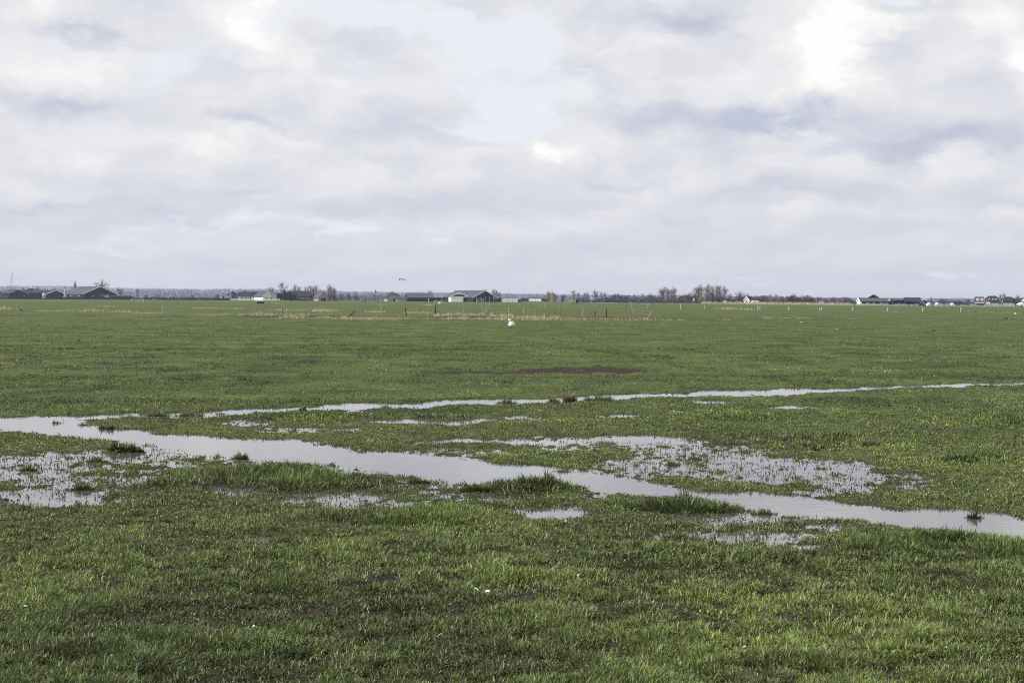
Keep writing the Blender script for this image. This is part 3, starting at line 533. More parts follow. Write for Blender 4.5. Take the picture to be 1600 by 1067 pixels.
def clamp_wall(name, label, cat, x0, x1, top, D, m, topm=None, toppx=None):
    xa, _ = W(x0, D); xb, _ = W(x1, D); h = htpx((x0 + x1) / 2, top, D); r = empty(name, ((xa + xb) / 2, D, 0), 0, label, cat)
    b = MB(); b.extr([(-.3, 0), (.3, 0), (.2, h), (-.2, h)], -(xb - xa) / 2, (xb - xa) / 2, 'x'); b.build('wall', m, r)
    n = max(2, int((xb - xa) / 3))
    for k in range(n + 1): b = MB(); b.box((-(xb - xa) / 2 + (xb - xa) * k / n, -.3, 0), (.25, .3, h * .98)); b.build('buttress', m, r)
    return r
clamp_wall('silage_wall', 'white silage clamp wall right of the cattle barn annex', 'wall', 783.5, 808, 466.4, 960, 'white_render')
def mound(name, label, cat, x0, x1, top, D, depth, m, wob=.12, group=None, n=26, patch=None):
    xa, xb = (x0 - 800) * D / F, (x1 - 800) * D / F; h = htpx((x0 + x1) / 2, top, D); r_ = np.random.default_rng(abs(int(x0))); rings = []
    for i in range(n):
        t = i / (n - 1); e = max(.02, min(1, min(t, 1 - t) * 5.5)) ** .5; hh = h * e * (1 + wob * r_.normal() * .5)
        rings.append([((xa + xb) * -.5 + xa + (xb - xa) * t, (j / 8 - .5) * depth * (.6 + .4 * e), max(0, hh * math.sin(math.pi * j / 8) ** .7) - .05) for j in range(9)])
    b = MB(); b.loft(rings)
    return tag(b.build(name, m, None, ((xa + xb) / 2, D, 0), True), label, cat, group)
mound('dark_silage_clamp', 'dark sheeted silage heap lying behind the white silage walls', 'silage heap', 806, 858, 465.6, 990, 10, 'dark_cladding')
clamp_wall('white_silage_sheet', 'bright white sheet wall in front of the dark sheeted silage heap', 'wall', 826, 845, 466.8, 900, 'white_film')
mound('earth_mound', 'green earth mound under the bright white sheet wall', 'earth mound', 812, 862, 470.6, 860, 9, 'bank_grass')
# right hand buildings
gable('steep_house', 'steep roofed house with a white gable edge, left end of the right hand barns', 'house', 1345.5, 690, 74, 6, 3.0, 1.9, 3.4, 'white_paint', 'dark_roof', 'white_paint', over=.25)
gable('grey_long_barn', 'long low grey barn with dark openings right of the steep roofed house', 'barn', 1364, 680, 86, 9, 12, 1.9, 3.3, 'grey_render', 'slate_roof', None, over=.4)
ro = bpy.data.objects['grey_long_barn']
for k in range(4): b = MB(); b.box((4.56, 1.2 + 3.1 * k, .9), (.14, 2.0, .9)); b.build('opening', 'interior_dark', ro)
gable('pointed_roof_house', 'pointed dark roof rising behind the long low grey barn', 'house', 1364.5, 740, 0, 9.5, 8, 2.6, 5.4, 'plum_cladding', 'slate_roof', None)
for (px, lab) in ((1384.6, 'left one of two small barns with white zigzag verges, right of the long grey barn'), (1394, 'right one of two small barns with white zigzag verges, right of the long grey barn')):
    gable('twin_barn', lab, 'barn', px, 690, -8, 2.9, 14, 2.3, 3.2, 'plum_cladding', 'slate_roof', 'white_paint', over=.12, thick=.12, group='small twin barns with white zigzag verges')
gable('plum_shed', 'plum coloured shed between the twin barns and the dark greenhouse roof', 'shed', 1402, 685, 84, 8, 5.4, 2.4, 3.3, 'plum_cladding', 'slate_roof')
gable('dark_shed', 'long dark shed left of the dark blue car', 'shed', 1424, 670, 86, 9, 6.8, 2.0, 3.6, 'plum_cladding', 'dark_roof')
for (px, lab) in ((1438, 'left one of two pale zigzag gables above the dark blue car'), (1444.2, 'right one of two pale zigzag gables above the dark blue car')):
    gable('zigzag_shed', lab, 'shed', px, 690, 0, 1.9, 10, 2.6, 3.3, 'plum_cladding', 'slate_roof', 'white_render', over=.1, thick=.1, group='zigzag sheds above the car')
gable('white_windowed_house', 'house with big white dormers right of the three white bales', 'house', 1529, 640, 86, 6, 3.6, 2.3, 4.0, 'red_brick', 'slate_roof', None, over=.2)
ro = bpy.data.objects['white_windowed_house']
for yy in (1.0, 2.8): b = MB(); b.box((2.2, yy, 2.4), (2.0, 1.1, 1.0)); f_ = b.build('dormer', 'white_paint', ro); p = MB(); p.box((2.24, yy, 2.62), (2.0, .7, .5)); p.build('pane', 'grey_render', f_)
b = MB(); b.box((3.4, 1.8, 1.5), (.5, 3.8, .35)); b.build('fascia', 'white_paint', ro)
gable('mansard_house', 'dark hipped villa with white dormers left of the bare roadside trees', 'house', 1549, 640, 84, 7, 4.8, 2.2, 4.5, 'grey_render', 'dark_roof', None, hip=1.2, over=.35, chim=[(0, 2.4, .5, .7)])
ro = bpy.data.objects['mansard_house']
for yy in (.9, 2.4, 3.9): b = MB(); b.box((2.1, yy, 2.7), (1.8, .7, .7)); f_ = b.build('dormer', 'white_paint', ro); p = MB(); p.box((2.14, yy, 2.85), (1.8, .45, .4)); p.build('pane', 'pane_glass', f_)
b = MB(); b.box((3.9, .2, .4), (.8, 1.8, 1.6)); b.build('bay_window', 'white_render', ro)
gable('dark_hipped_house', 'plain house with a dark hipped roof between the bare trees and the white van', 'house', 1574, 640, 84, 7, 4.8, 2.1, 4.1, 'grey_render', 'dark_roof', None, hip=1.4, over=.3)
gable('end_house', 'dark low house behind the white van at the right photo edge', 'house', 1596, 620, 80, 7, 6, 1.9, 3.4, 'plum_cladding', 'dark_roof')
# buildings among the hedges right of the middle
gable('hidden_shed', 'small dark shed with a white roof lamp among the grey hedges', 'shed', 1029, 820, 80, 7, 5, 2.2, 3.6, 'dark_cladding', 'dark_roof', chim=[(0, 1.5, .8, .7)])
gable('hidden_farm', 'plum roofed farmhouse half hidden in hedges left of the tallest poplars', 'house', 1068, 850, 70, 7, 6.5, 2.2, 4.3, 'lilac_hedge', 'slate_roof', 'grey_render')
gable('white_gable_cottage', 'cottage with one white gable right of the tallest poplars', 'house', 1166, 790, 28, 3.4, 5, 2.2, 4.2, 'white_render', 'dark_roof', 'white_paint', front=[('window', 0, 1.0, 1, 1, 'grey_render', 'pane_glass')], over=.25)
x, y = W(1179, 700); r = empty('white_trailer', (x, y, 0), .15, 'white box trailer right of the white gabled cottage', 'trailer')
b = MB(); b.box((0, 0, .6), (2.9, 1.6, 1.5)); b.build('box', 'white_film', r); b = MB(); b.tube((-1.4, 0, .6), (-2.2, 0, .55), .06); b.build('drawbar', 'wire', r)
for sx in (-.4, .5): b = MB(); b.tube((sx, -.85, .35), (sx, .85, .35), .33, n=12); b.build('wheel', 'tyre', r)
for (px, lab) in ((1193, 'left dark sheeted heap right of the white box trailer'), (1205, 'right dark sheeted heap right of the white box trailer')): mound('sheeted_heap', lab, 'silage heap', px - 6, px + 6, 471.3, 700, 5, 'lilac_hedge', .1, 'dark sheeted heaps by the reeds', 14)
# church, spire, mast and crane far away
def church(px, top, D, w, label, name='church'):
    x, y = W(px, D); h = htpx(px, top, D); r = empty(name, (x, y, 0), .3, label, 'church')
    b = MB(); b.box((0, 0, 0), (w, w, h * .62)); b.build('tower', 'stone_grey', r); b = MB(); b.box((0, 0, h * .62), (w * 1.05, w * 1.05, .8)); 
    b.loft([[(w * .5 * math.cos(t), w * .5 * math.sin(t), h * .62 + .8) for t in [k * math.pi / 4 for k in range(8)]], [(.15 * math.cos(t), .15 * math.sin(t), h) for t in [k * math.pi / 4 for k in range(8)]]]); b.build('spire', 'slate_roof', r)
    b = MB(); b.extr([(-w * .9, 0), (w * .9, 0), (w * .9, h * .22), (0, h * .36), (-w * .9, h * .22)], w * .55, w * 4, 'y'); b.build('nave', 'stone_grey', r)
    for s in (-1, 1):
        b = MB(); b.loft([[(s * w * .45 + .5 * math.cos(k * 1.05), .5 * math.sin(k * 1.05) - w * .45, h * .6) for k in range(6)], [(s * w * .45 + .05 * math.cos(k * 1.05), .05 * math.sin(k * 1.05) - w * .45, h * .8) for k in range(6)]]); b.build('pinnacle', 'stone_grey', r)
church(117.3, 438, 2400, 5.2, 'distant church tower with pointed spire left of the biggest left barn')
church(586.5, 452, 2500, 3.4, 'thin distant spire on the wood line right of the yellow gable house')
x, y = W(350, 1500); r = empty('mast', (x, y, 0), 0, 'thin pale mast before the wood left of the white house', 'mast')
b = MB(); b.tube((0, 0, 0), (0, 0, htpx(350, 449, 1500)), .28, .1); b.build('pole', 'concrete', r); b = MB(); b.box((0, 0, htpx(350, 451.5, 1500)), (1.0, .4, .6)); b.build('head', 'concrete', r)
x, y = W(13.5, 1900); r = empty('crane', (x, y, 0), 0, 'thin lattice crane leaning on the sky at the far left', 'crane')
m_ = 1900 / F; b = MB(); foot = Vector((0, 0, 1.5)); tip = Vector((6.3 * m_, 0, htpx(20, 427, 1900)))
for dx in (-.5, .5):
    for dy in (-.5, .5): b.tube(foot + Vector((dx, dy, 0)), tip + Vector((dx * .4, dy * .4, 0)), .09, n=4)
for k in range(14):
    p, q = foot.lerp(tip, k / 14), foot.lerp(tip, (k + 1) / 14); s = .5 * (1 - .6 * k / 14); sg = 1 if k % 2 else -1
    b.tube(p + Vector((-s * sg, -s, 0)), q + Vector((s * sg, -s, 0)), .06, n=4); b.tube(p + Vector((s * sg, s, 0)), q + Vector((-s * sg, s, 0)), .06, n=4)
b.build('boom', 'grey_render', r)
b = MB(); b.tube(tip, (tip.x + .8, 0, 3), .05, n=4); b.build('hoist_cable', 'wire', r); b = MB(); b.tube(tip, (-4.5, 0, 3.5), .05, n=4); b.build('stay_cable', 'wire', r)
b = MB(); b.box((-1.5, 0, 0), (5, 3, 2.8)); b.build('cab', 'grey_render', r)
# ---------------------------------------------------------------- trees
def grow(kind, seed):
    """bare tree of height 10: returns (trunk builder, crown builder)"""
    R = random.Random(seed); tr, cr = MB(), MB()
    def bend(p, d, L, n, r0, r1, mb, wob, up=0.0, sides=4):
        pts = [p]; d = d.normalized()
        for i in range(n):
            d = (d + Vector((R.gauss(0, wob), R.gauss(0, wob), R.gauss(0, wob) + up))).normalized(); q = pts[-1] + d * (L / n)
            mb.tube(pts[-1], q, r0 + (r1 - r0) * i / n, r0 + (r1 - r0) * (i + 1) / n, sides, cap=False); pts.append(q)
        return pts, d
    narrow = kind == 'poplar'; bush = kind == 'bush'
    stems = R.randint(5, 8) if bush else 1
    for s in range(stems):
        d0 = Vector((R.gauss(0, .32), R.gauss(0, .32), 1)) if bush else Vector((R.gauss(0, .04), R.gauss(0, .04), 1))
        H = (R.uniform(5.5, 8.2) if bush else 8.2)
        base = Vector((R.gauss(0, .5), R.gauss(0, .5), 0)) if bush else Vector((0, 0, 0))
        tp, _ = bend(base, d0, H, 8, .12 if bush else .26, .04, tr, .05, 0, 6)
        nl = 9 if bush else (34 if narrow else 24)
        for i in range(nl):
            t = R.uniform(.12 if bush or narrow else .26, .97); k = min(7, int(t * 8)); p = tp[k].lerp(tp[k + 1], t * 8 - k)
            a = R.uniform(0, 6.283)
            if narrow: tilt = R.uniform(.2, .5); L = 2.3 * (1.15 - t) + .9
            elif bush: tilt = R.uniform(.4, 1.1); L = R.uniform(1.6, 2.6)
            else: tilt = R.uniform(.55, 1.15) * (1.15 - .5 * t); L = 3.9 * math.sin(math.pi * min(1, .22 + .78 * (1 - t) * .95)) ** .6 * R.uniform(.75, 1.1) + .5
            d = Vector((math.cos(a) * math.sin(tilt), math.sin(a) * math.sin(tilt), math.cos(tilt)))
            lp, _ = bend(p, d, L, 4, .065, .02, tr, .13, .05)
            for j in range(7 if not narrow else 3):
                u = R.uniform(.2, 1); kk = min(3, int(u * 4)); q = lp[kk].lerp(lp[kk + 1], u * 4 - kk)
                d2 = (d + Vector((R.gauss(0, .55), R.gauss(0, .55), R.gauss(.15, .45)))).normalized(); L2 = L * R.uniform(.28, .5)
                sp, d3 = bend(q, d2, L2, 2, .032, .017, cr, .15, .04, 3)
                for _ in range(5):
                    z = sp[R.randint(1, 2)].lerp(sp[R.randint(0, 1)], R.random() * .6); bend(z, d3 + Vector((R.gauss(0, .6), R.gauss(0, .6), R.gauss(.1, .5))), R.uniform(.5, 1.15), 1, .021, .012, cr, .1, 0, 3)
    return tr, cr
def conifer(seed):
    R = random.Random(seed); tr, cr = MB(), MB(); tr.tube((0, 0, 0), (0, 0, 9.6), .2, .03, 6)
    for i in range(900):
        t = R.random() ** .8; z = .6 + 9.2 * t; rad = 2.6 * (1 - t) ** .8 * R.uniform(.35, 1.08); a = R.uniform(0, 6.283); p = Vector((rad * math.cos(a), rad * math.sin(a), z)); s = R.uniform(.3, .62)
        u = Vector((math.cos(a), math.sin(a), -.5 + R.gauss(0, .3))).normalized() * s; v = Vector((-math.sin(a), math.cos(a), R.gauss(0, .3))) * s * .55
        cr.poly([p - u * .6, p + v, p + u, p - v])
    return tr, cr
def leafy(seed):
    R = random.Random(seed); tr, cr = MB(), MB()
    for k in range(4): tr.tube((0, 0, 0), (R.gauss(0, 1), R.gauss(0, 1), 6), .15, .04, 5)
    cs = [(R.gauss(0, 2.0), R.gauss(0, 2.0), R.uniform(2.5, 7.5), R.uniform(1.3, 2.3)) for _ in range(16)]
    for i in range(1500):
        cx, cy, cz, rr = R.choice(cs); v = Vector((R.gauss(0, 1), R.gauss(0, 1), R.gauss(0, 1))).normalized() * rr * R.uniform(.55, 1.05); p = Vector((cx, cy, cz)) + v; p.z = max(.2, p.z)
        a = Vector((R.gauss(0, 1), R.gauss(0, 1), R.gauss(0, 1))).normalized(); b2 = a.orthogonal().normalized(); s = R.uniform(.22, .45); cr.poly([p - a * s, p + b2 * s * .7, p + a * s, p - b2 * s * .7])
    return tr, cr
PROTO = {}
def proto(key, gen, crown_mat, trunk_mat='bark'):
    tr, cr = gen; 
    tm = bpy.data.meshes.new('trunk'); tm.from_pydata(tr.v, [], tr.f); tm.materials.append(MAT[trunk_mat]); tm.update()
    cm = bpy.data.meshes.new('crown'); cm.from_pydata(cr.v, [], cr.f); cm.materials.append(MAT[crown_mat]); cm.update()
    top = max(v[2] for v in cr.v); PROTO[key] = (tm, cm, top)
for k in range(3): proto('round%d' % k, grow('round', 20 + k), 'twig_grey' if k else 'twig_plum')
for k in range(3): proto('poplar%d' % k, grow('poplar', 40 + k), 'twig_pale', 'twig_grey')
for k in range(3): proto('bush%d' % k, grow('bush', 60 + k), ('twig_plum', 'twig_grey', 'twig_plum')[k])
proto('willow0', grow('bush', 71), 'twig_yellow'); proto('conifer0', conifer(5), 'conifer_green'); proto('leafy0', leafy(9), 'evergreen_leaf'); proto('leafy1', leafy(10), 'lilac_hedge')
nt_ = [0]
def tree(key, px, ptop, D, label, wide=1.0, name='bare_tree', cat='tree', group=None):
    tm, cm, top = PROTO[key]; x, y = W(px, D); h = htpx(px, ptop, D) / top
    nt_[0] += 1
    r = empty(name, (x, y, -.05), nt_[0] * 2.4, label, cat, group); r.scale = (h * wide, h * wide, h)
    link('trunk', tm, r); link('crown', cm, r); return r
tree('round0', 158, 434.5, 1200, 'bare fan shaped tree rising behind the biggest left barn', 1.2)
tree('round0', 189.5, 447, 1060, 'bare round tree at the right end of the biggest left barn', 1.0)
tree('round1', 213.8, 448.6, 1050, 'small lollipop shaped bare tree standing alone right of the left barns', .95)
tree('leafy1', 3, 455, 1400, 'dark bushy tree behind the far left barn at the photo edge', 1.0, 'bushy_tree')
tree('leafy1', 47, 449.4, 1230, 'low dark tree over the long low left shed', 1.5, 'bushy_tree')
for (px, tp, lab) in ((229, 459, 'first tiny shrub on the dark bank right of the lollipop tree'), (247, 458, 'second tiny shrub on the dark bank, right of the lollipop tree'), (271, 461, 'tiny shrub in the middle of the dark bank'), (302, 459, 'tiny pale shrub on the right half of the dark bank'), (339, 457.5, 'grey bush left of the dark little conifer')):
    tree('bush1', px, tp, 1150, lab, .8, 'bare_bush', 'bush')
tree('conifer0', 349, 460.5, 985, 'dark little pointed conifer left of the round dark bush', .75, 'conifer')
tree('leafy1', 364.5, 454.5, 970, 'round dark bush left of the white house', .85, 'bushy_tree'); tree('bush0', 364.5, 453.2, 965, 'twiggy bush growing in the round dark bush', .8, 'bare_bush', 'bush')
tree('round0', 382, 448.8, 1090, 'narrow bare tree behind the roof of the white house', .62); tree('bush2', 408.5, 452.2, 1020, 'dark small bush between the white wing and the white gabled house', .75, 'bare_bush', 'bush')
tree('round2', 421, 446.2, 1100, 'dome shaped bare tree behind the white gabled house', 1.15)
tree('round1', 443.5, 437.6, 1060, 'tallest wide bare tree over the dark conifers, left part of the horizon', 1.0); tree('round2', 459.5, 442.6, 1080, 'slim bare tree right of the tallest wide bare tree', .75); tree('round1', 467, 444.2, 1130, 'pale bare tree over the dark roofed house', .85)
for (px, tp, wd, lab) in ((434, 457, 1.1, 'left low conifer of the dark clump beside the white gabled house'), (444.5, 451.5, .9, 'tallest pointed conifer of the dark clump under the tallest bare tree'), (450.5, 455, .9, 'right conifer of the dark clump beside the chimneyed house'), (458, 457.5, 1.0, 'dark low conifer against the chimneyed house')):
    tree('conifer0', px, tp, 975, lab, wd, 'conifer')
for (px, tp, k, wd, lab) in ((477, 445.5, 'round2', .8, 'pale bare tree above the right chimney'), (484, 444.5, 'poplar0', 1.5, 'bare upright tree right of the chimneyed house'), (489.5, 443.6, 'poplar1', 1.4, 'dark bare upright tree left of the rounded one'), (494.5, 441.6, 'round1', .7, 'round topped bare tree above the yellow gable house'), (505.5, 449.4, 'round0', 1.0, 'small dome tree behind the yellow gable house'),
                         (513, 443, 'poplar1', 1.1, 'tall narrow poplar right of the yellow gable house, first of the row'), (515.5, 442.4, 'poplar2', 1.1, 'highest narrow poplar right of the yellow gable house'), (520, 449, 'poplar0', 1.2, 'shorter narrow poplar behind the end of the row'), (523.8, 448.2, 'poplar2', 1.1, 'last narrow poplar of the row by the yellow gable house')):
    tree(k, px, tp, 1010, lab, wd, 'poplar' if k[0] == 'p' else 'bare_tree')
for (px, tp, wd, lab) in ((438, 456, 1.2, 'dark evergreen clump left of the tallest pointed conifer'), (448, 455.4, 1.3, 'dark evergreen clump right of the tallest pointed conifer'), (457, 457.4, 1.3, 'dark evergreen mass touching the chimneyed house')): tree('leafy0', px, tp, 980, lab, wd, 'evergreen_bush', 'bush')
for (px, tp, lab) in ((482, 454, 'dark bush under the upright bare trees'), (490, 453, 'dense bush left of the yellow gable house'), (515, 455, 'dense bush at the foot of the highest narrow poplar'), (522, 456, 'dense bush at the foot of the last narrow poplar')): tree('bush0', px, tp, 990, lab, 1.1, 'bare_bush', 'bush')
for (px, tp, k, lab) in ((534, 457.5, 'bush1', 'low grey bush right of the narrow poplars'), (545, 457, 'bush2', 'wide plum bush in the gap before the far wood'), (556, 456.6, 'bush0', 'tallest plum bush in the gap before the far wood'), (584, 457, 'willow0', 'yellowish willow bush standing alone left of the old farmhouse'), (635, 457, 'bush1', 'small grey bush at the left end of the long plum grey barn')):
    tree(k, px, tp, 1150, lab, 1.1, 'willow' if k[0] == 'w' else 'bare_bush', 'bush')
tree('round1', 671, 451, 1120, 'pale bare tree behind the long plum grey barn', 1.0)
for (px, tp, lab) in ((759, 450, 'left pale bare tree behind the large grey cattle barn'), (769, 449.8, 'middle bare tree behind the large grey cattle barn'), (776, 451.2, 'right bare tree behind the large grey cattle barn'), (781, 455, 'low bare tree at the right gable foot of the large grey cattle barn')): tree('round2', px, tp, 1080, lab, .85)
tree('willow0', 855, 453.5, 900, 'yellow willow left one of the two above the dark silage heap', 1.0, 'willow'); tree('willow0', 866, 455.4, 905, 'yellow willow right one of the two above the dark silage heap', 1.0, 'willow')
for (px, tp, k, wd, lab) in ((878, 458, 'bush1', .8, 'small grey bush between the yellow willows and the tree row'), (897, 452.2, 'poplar0', 1.8, 'first tree of the grey row right of the yellow willows'), (904, 454.6, 'round1', .8, 'second tree of the grey row'), (912, 454.8, 'round2', .8, 'middle tree of the grey row, left of the white sign'), (919, 454.6, 'round1', .7, 'dark tree right behind the white sign'), (931, 450.6, 'round0', .8, 'highest round tree of the grey row'), (938, 454, 'round2', .7, 'tree right of the highest one in the grey row'), (946, 454.6, 'round1', .8, 'last tree of the grey row'),
                         (957, 457, 'bush1', 1, 'grey bush next after the tree row'), (966, 457, 'bush2', .9, 'second grey bush after the tree row'), (976, 458, 'bush1', 1, 'third grey bush after the tree row'), (990, 458.4, 'round1', .8, 'round bare tree above the long hedges'), (1003, 457.4, 'poplar2', 1.6, 'slim bare tree left of the poplar clump'), (1014, 457.2, 'round2', 1.0, 'round bare tree directly left of the left poplar clump'), (1021, 458.4, 'bush0', 1, 'plum bush behind the hidden dark shed')):
    tree(k, px, tp, 830, lab, wd, 'bare_bush' if k[0] == 'b' else 'bare_tree', 'bush' if k[0] == 'b' else 'tree')
for (px, tp, wd, lab) in ((1031, 450, 1.9, 'leftmost, lower poplar of the left poplar clump'), (1037, 446.6, 1.8, 'second poplar of the left poplar clump'), (1043, 447.4, 1.7, 'third poplar of the left poplar clump'), (1048, 447, 1.5, 'fourth poplar of the left poplar clump'), (1054.5, 444.6, 1.4, 'rightmost and tallest poplar of the left poplar clump'),
                      (1086, 448, 1.6, 'lowest leftmost poplar of the big poplar clump'), (1091, 443, 1.4, 'leaning poplar at the left of the big poplar clump'), (1096.5, 442.2, 1.3, 'poplar left of the centre of the big poplar clump'), (1102, 441.4, 1.4, 'highest poplar of the big poplar clump'), (1107, 441.8, 1.4, 'poplar right of the highest in the big poplar clump'), (1113, 445, 1.4, 'shorter poplar in the middle of the big poplar clump'), (1119, 444.4, 1.5, 'poplar in the right half of the big poplar clump'), (1125, 444.6, 1.5, 'broad poplar near the right end of the big poplar clump'), (1130.5, 445.6, 1.5, 'rightmost poplar of the big poplar clump')):
    tree('poplar%d' % (int(px) % 3), px, tp, 860, lab, wd, 'poplar')
for (px, tp, k, wd, lab) in ((1072, 455.4, 'round0', 1.2, 'wide dome tree between the two poplar clumps'), (1084, 454, 'bush0', 1.2, 'tall plum bush at the left foot of the big poplar clump'), (1113, 456, 'bush2', 1.1, 'dense bush under the middle of the big poplar clump'), (1126, 457, 'bush0', 1.1, 'dense bush under the right end of the big poplar clump'), (1142, 456.6, 'round1', .9, 'first bare tree right of the big poplar clump'), (1155, 452.8, 'round0', 1.1, 'round bare tree above the white gabled cottage'), (1167, 457, 'round2', 1.0, 'low tree behind the white gabled cottage'), (1179, 460, 'bush1', 1.3, 'low grey bush above the white box trailer'), (1192, 459.6, 'bush2', 1.1, 'plum bush above the dark sheeted heaps'), (1203, 456.6, 'poplar1', 1.8, 'upright bare tree above the dark sheeted heaps'), (1211, 458.6, 'poplar0', 1.8, 'second upright tree right of the dark sheeted heaps')):
    tree(k, px, tp, 800, lab, wd, 'bare_bush' if k[0] == 'b' else ('poplar' if k[0] == 'p' else 'bare_tree'), 'bush' if k[0] == 'b' else 'tree')
tree('willow0', 1094, 460.5, 760, 'yellow willow bush under the left half of the big poplar clump', 1.0, 'willow')
for (px, tp, k, wd, lab) in ((1222, 460, 'bush1', 1.1, 'pale bush left of the dense plum bush on the reed bank'), (1235, 460.6, 'leafy1', 1.0, 'dense plum bush behind the reeds, right of the heaps'), (1241, 457.2, 'poplar2', 1.5, 'slim bare tree over the dense plum bush'), (1247, 459.6, 'bush0', 1.2, 'plum bush right of the dense one'), (1258, 460.4, 'bush1', 1.2, 'grey bush in the middle of the reed bank'), (1264, 459.4, 'bush2', 1.2, 'taller grey bush in the middle of the reed bank'), (1276, 461.6, 'poplar1', 1.6, 'last upright bush before the far blue wood gap'), (1303, 462.6, 'bush1', 1.1, 'bush in the far blue wood gap'), (1320.5, 463.4, 'bush2', .8, 'dark narrow bush left of the steep roofed house'), (1393, 463.4, 'round1', 1.2, 'wide low tree behind the twin barns'), (1430, 464.6, 'conifer0', .9, 'dark conifer behind the car, left one'), (1433, 465.2, 'conifer0', .9, 'dark conifer behind the car, right one'),
                         (1455, 463, 'poplar0', 1.8, 'bare upright tree above the left white bale'), (1470, 463.6, 'bush0', 1.2, 'dark bush above the middle white bale'), (1486, 467, 'bush1', 1.3, 'grey bush above the right white bale'), (1500, 467.4, 'bush1', 1.3, 'grey bush left of the white dormered house'), (1513, 467.4, 'bush2', 1.3, 'plum bush directly left of the white dormered house'),
                         (1561, 457, 'round1', .9, 'left bare tree of the roadside pair behind the villa'), (1570, 456.4, 'round2', 1.0, 'right bare tree of the roadside pair behind the villa'), (1588.5, 457.6, 'poplar1', 1.7, 'slim oval bare tree above the white van')):
    tree(k, px, tp, 760, lab, wd, {'b': 'bare_bush', 'l': 'bushy_tree', 'p': 'bare_tree', 'r': 'bare_tree', 'c': 'conifer'}[k[0]], 'bush' if k[0] in 'bl' else 'tree')
# the hazy band of bare bushes right of the middle: nothing tells those of one stretch apart
for (x0, x1, n, ta, tb, lab) in ((958, 1028, 7, 459.4, 459.6, 'bare grey bush in the hazy band between the tree row and the left poplar clump'), (1058, 1086, 4, 459.6, 460, 'bare grey bush in the hazy band between the two poplar clumps'), (1136, 1215, 8, 459.4, 460.6, 'bare grey bush in the hazy band right of the big poplar clump'), (1215, 1335, 9, 461.6, 464, 'low bare grey bush in the hazy band behind the reed bank'), (1372, 1525, 8, 465.4, 467.4, 'low bare grey bush behind the right hand barns and bales')):
    for k in range(n):
        f = (k + random.uniform(.2, .8)) / n; tree('bush%d' % (k % 3), x0 + (x1 - x0) * f, ta + (tb - ta) * f + random.uniform(-1.2, 1.4), 845, lab, random.uniform(1.1, 1.6), 'hazy_bush', 'bush', 'bushes of the hazy band')
# low hedges: leaf and twig masses that grow as one plant row each
def hedge(name, label, x0, x1, top, D, m, depth=3.0, n=1600, kind=None, sz=.34):
    xa, xb = W(x0, D)[0], W(x1, D)[0]; h = htpx((x0 + x1) / 2, top, D); R_ = np.random.default_rng(abs(int(x0 * 7)) + 1); 
    x = R_.uniform(xa, xb, n); hh = h * (.72 + .45 * fbm(x * .12, x * 0 + D * .01, 3, int(x0) % 90)); z = R_.uniform(0, 1, n) ** .8 * hh; y = R_.normal(0, depth * .35, n)
    a = R_.normal(0, 1, (n, 3)); a /= np.linalg.norm(a, axis=1)[:, None]; b_ = np.cross(a, R_.normal(0, 1, (n, 3))); b_ /= np.linalg.norm(b_, axis=1)[:, None]; s = R_.uniform(.5, 1.3, n)[:, None] * sz
    p = np.stack([x - (xa + xb) / 2, y, z], -1); V = np.stack([p - a * s, p + b_ * s * .6, p + a * s, p - b_ * s * .6], 1).reshape(-1, 3)
    o = link(name, np_mesh(name, V, np.arange(n * 4).reshape(n, 4), None, [MAT[m]]), None, ((xa + xb) / 2, D, 0)); return tag(o, label, 'hedge', None, kind)
hedge('hedge', 'dark clipped hedge line running right from the left barns to the white house', 186, 372, 463.4, 1040, 'dark_cladding', 3, 5200)
hedge('hedge', 'low dark blue hedge at the foot of the left barns', -8, 190, 464.6, 1040, 'plum_cladding', 2, 3600)
hedge('hedge', 'dense plum undergrowth below the grey tree row', 893, 960, 464, 815, 'lilac_hedge', 5, 2600)
hedge('hedge', 'dark bramble hedge left of the left poplar clump', 946, 1030, 463.5, 815, 'lilac_hedge', 5, 3200)
hedge('hedge', 'dark bramble hedge under the left poplar clump', 1030, 1086, 464, 810, 'lilac_hedge', 5, 2400)
hedge('hedge', 'grey thicket under the big poplar clump', 1086, 1165, 463, 850, 'lilac_hedge', 5, 3000)
hedge('hedge', 'grey thicket behind the white box trailer and heaps', 1165, 1280, 464.5, 800, 'lilac_hedge', 5, 3800)
hedge('hedge', 'plum thicket behind the right hand barns', 1285, 1440, 467.8, 800, 'lilac_hedge', 5, 4000)
hedge('hedge', 'grey thicket behind the three white bales', 1440, 1530, 469, 720, 'lilac_hedge', 5, 2800)
hedge('hedge', 'plum thicket behind the villas at the right edge', 1530, 1640, 469.4, 720, 'lilac_hedge', 5, 2600)
hedge('hedge', 'plum grey hedge in the gap right of the narrow poplars', 524, 600, 459.4, 1300, 'lilac_hedge', 6, 3000)
hedge('hedge', 'low garden hedge before the chimneyed house and yellow gable', 452, 530, 464.6, 985, 'lilac_hedge', 2, 1600)
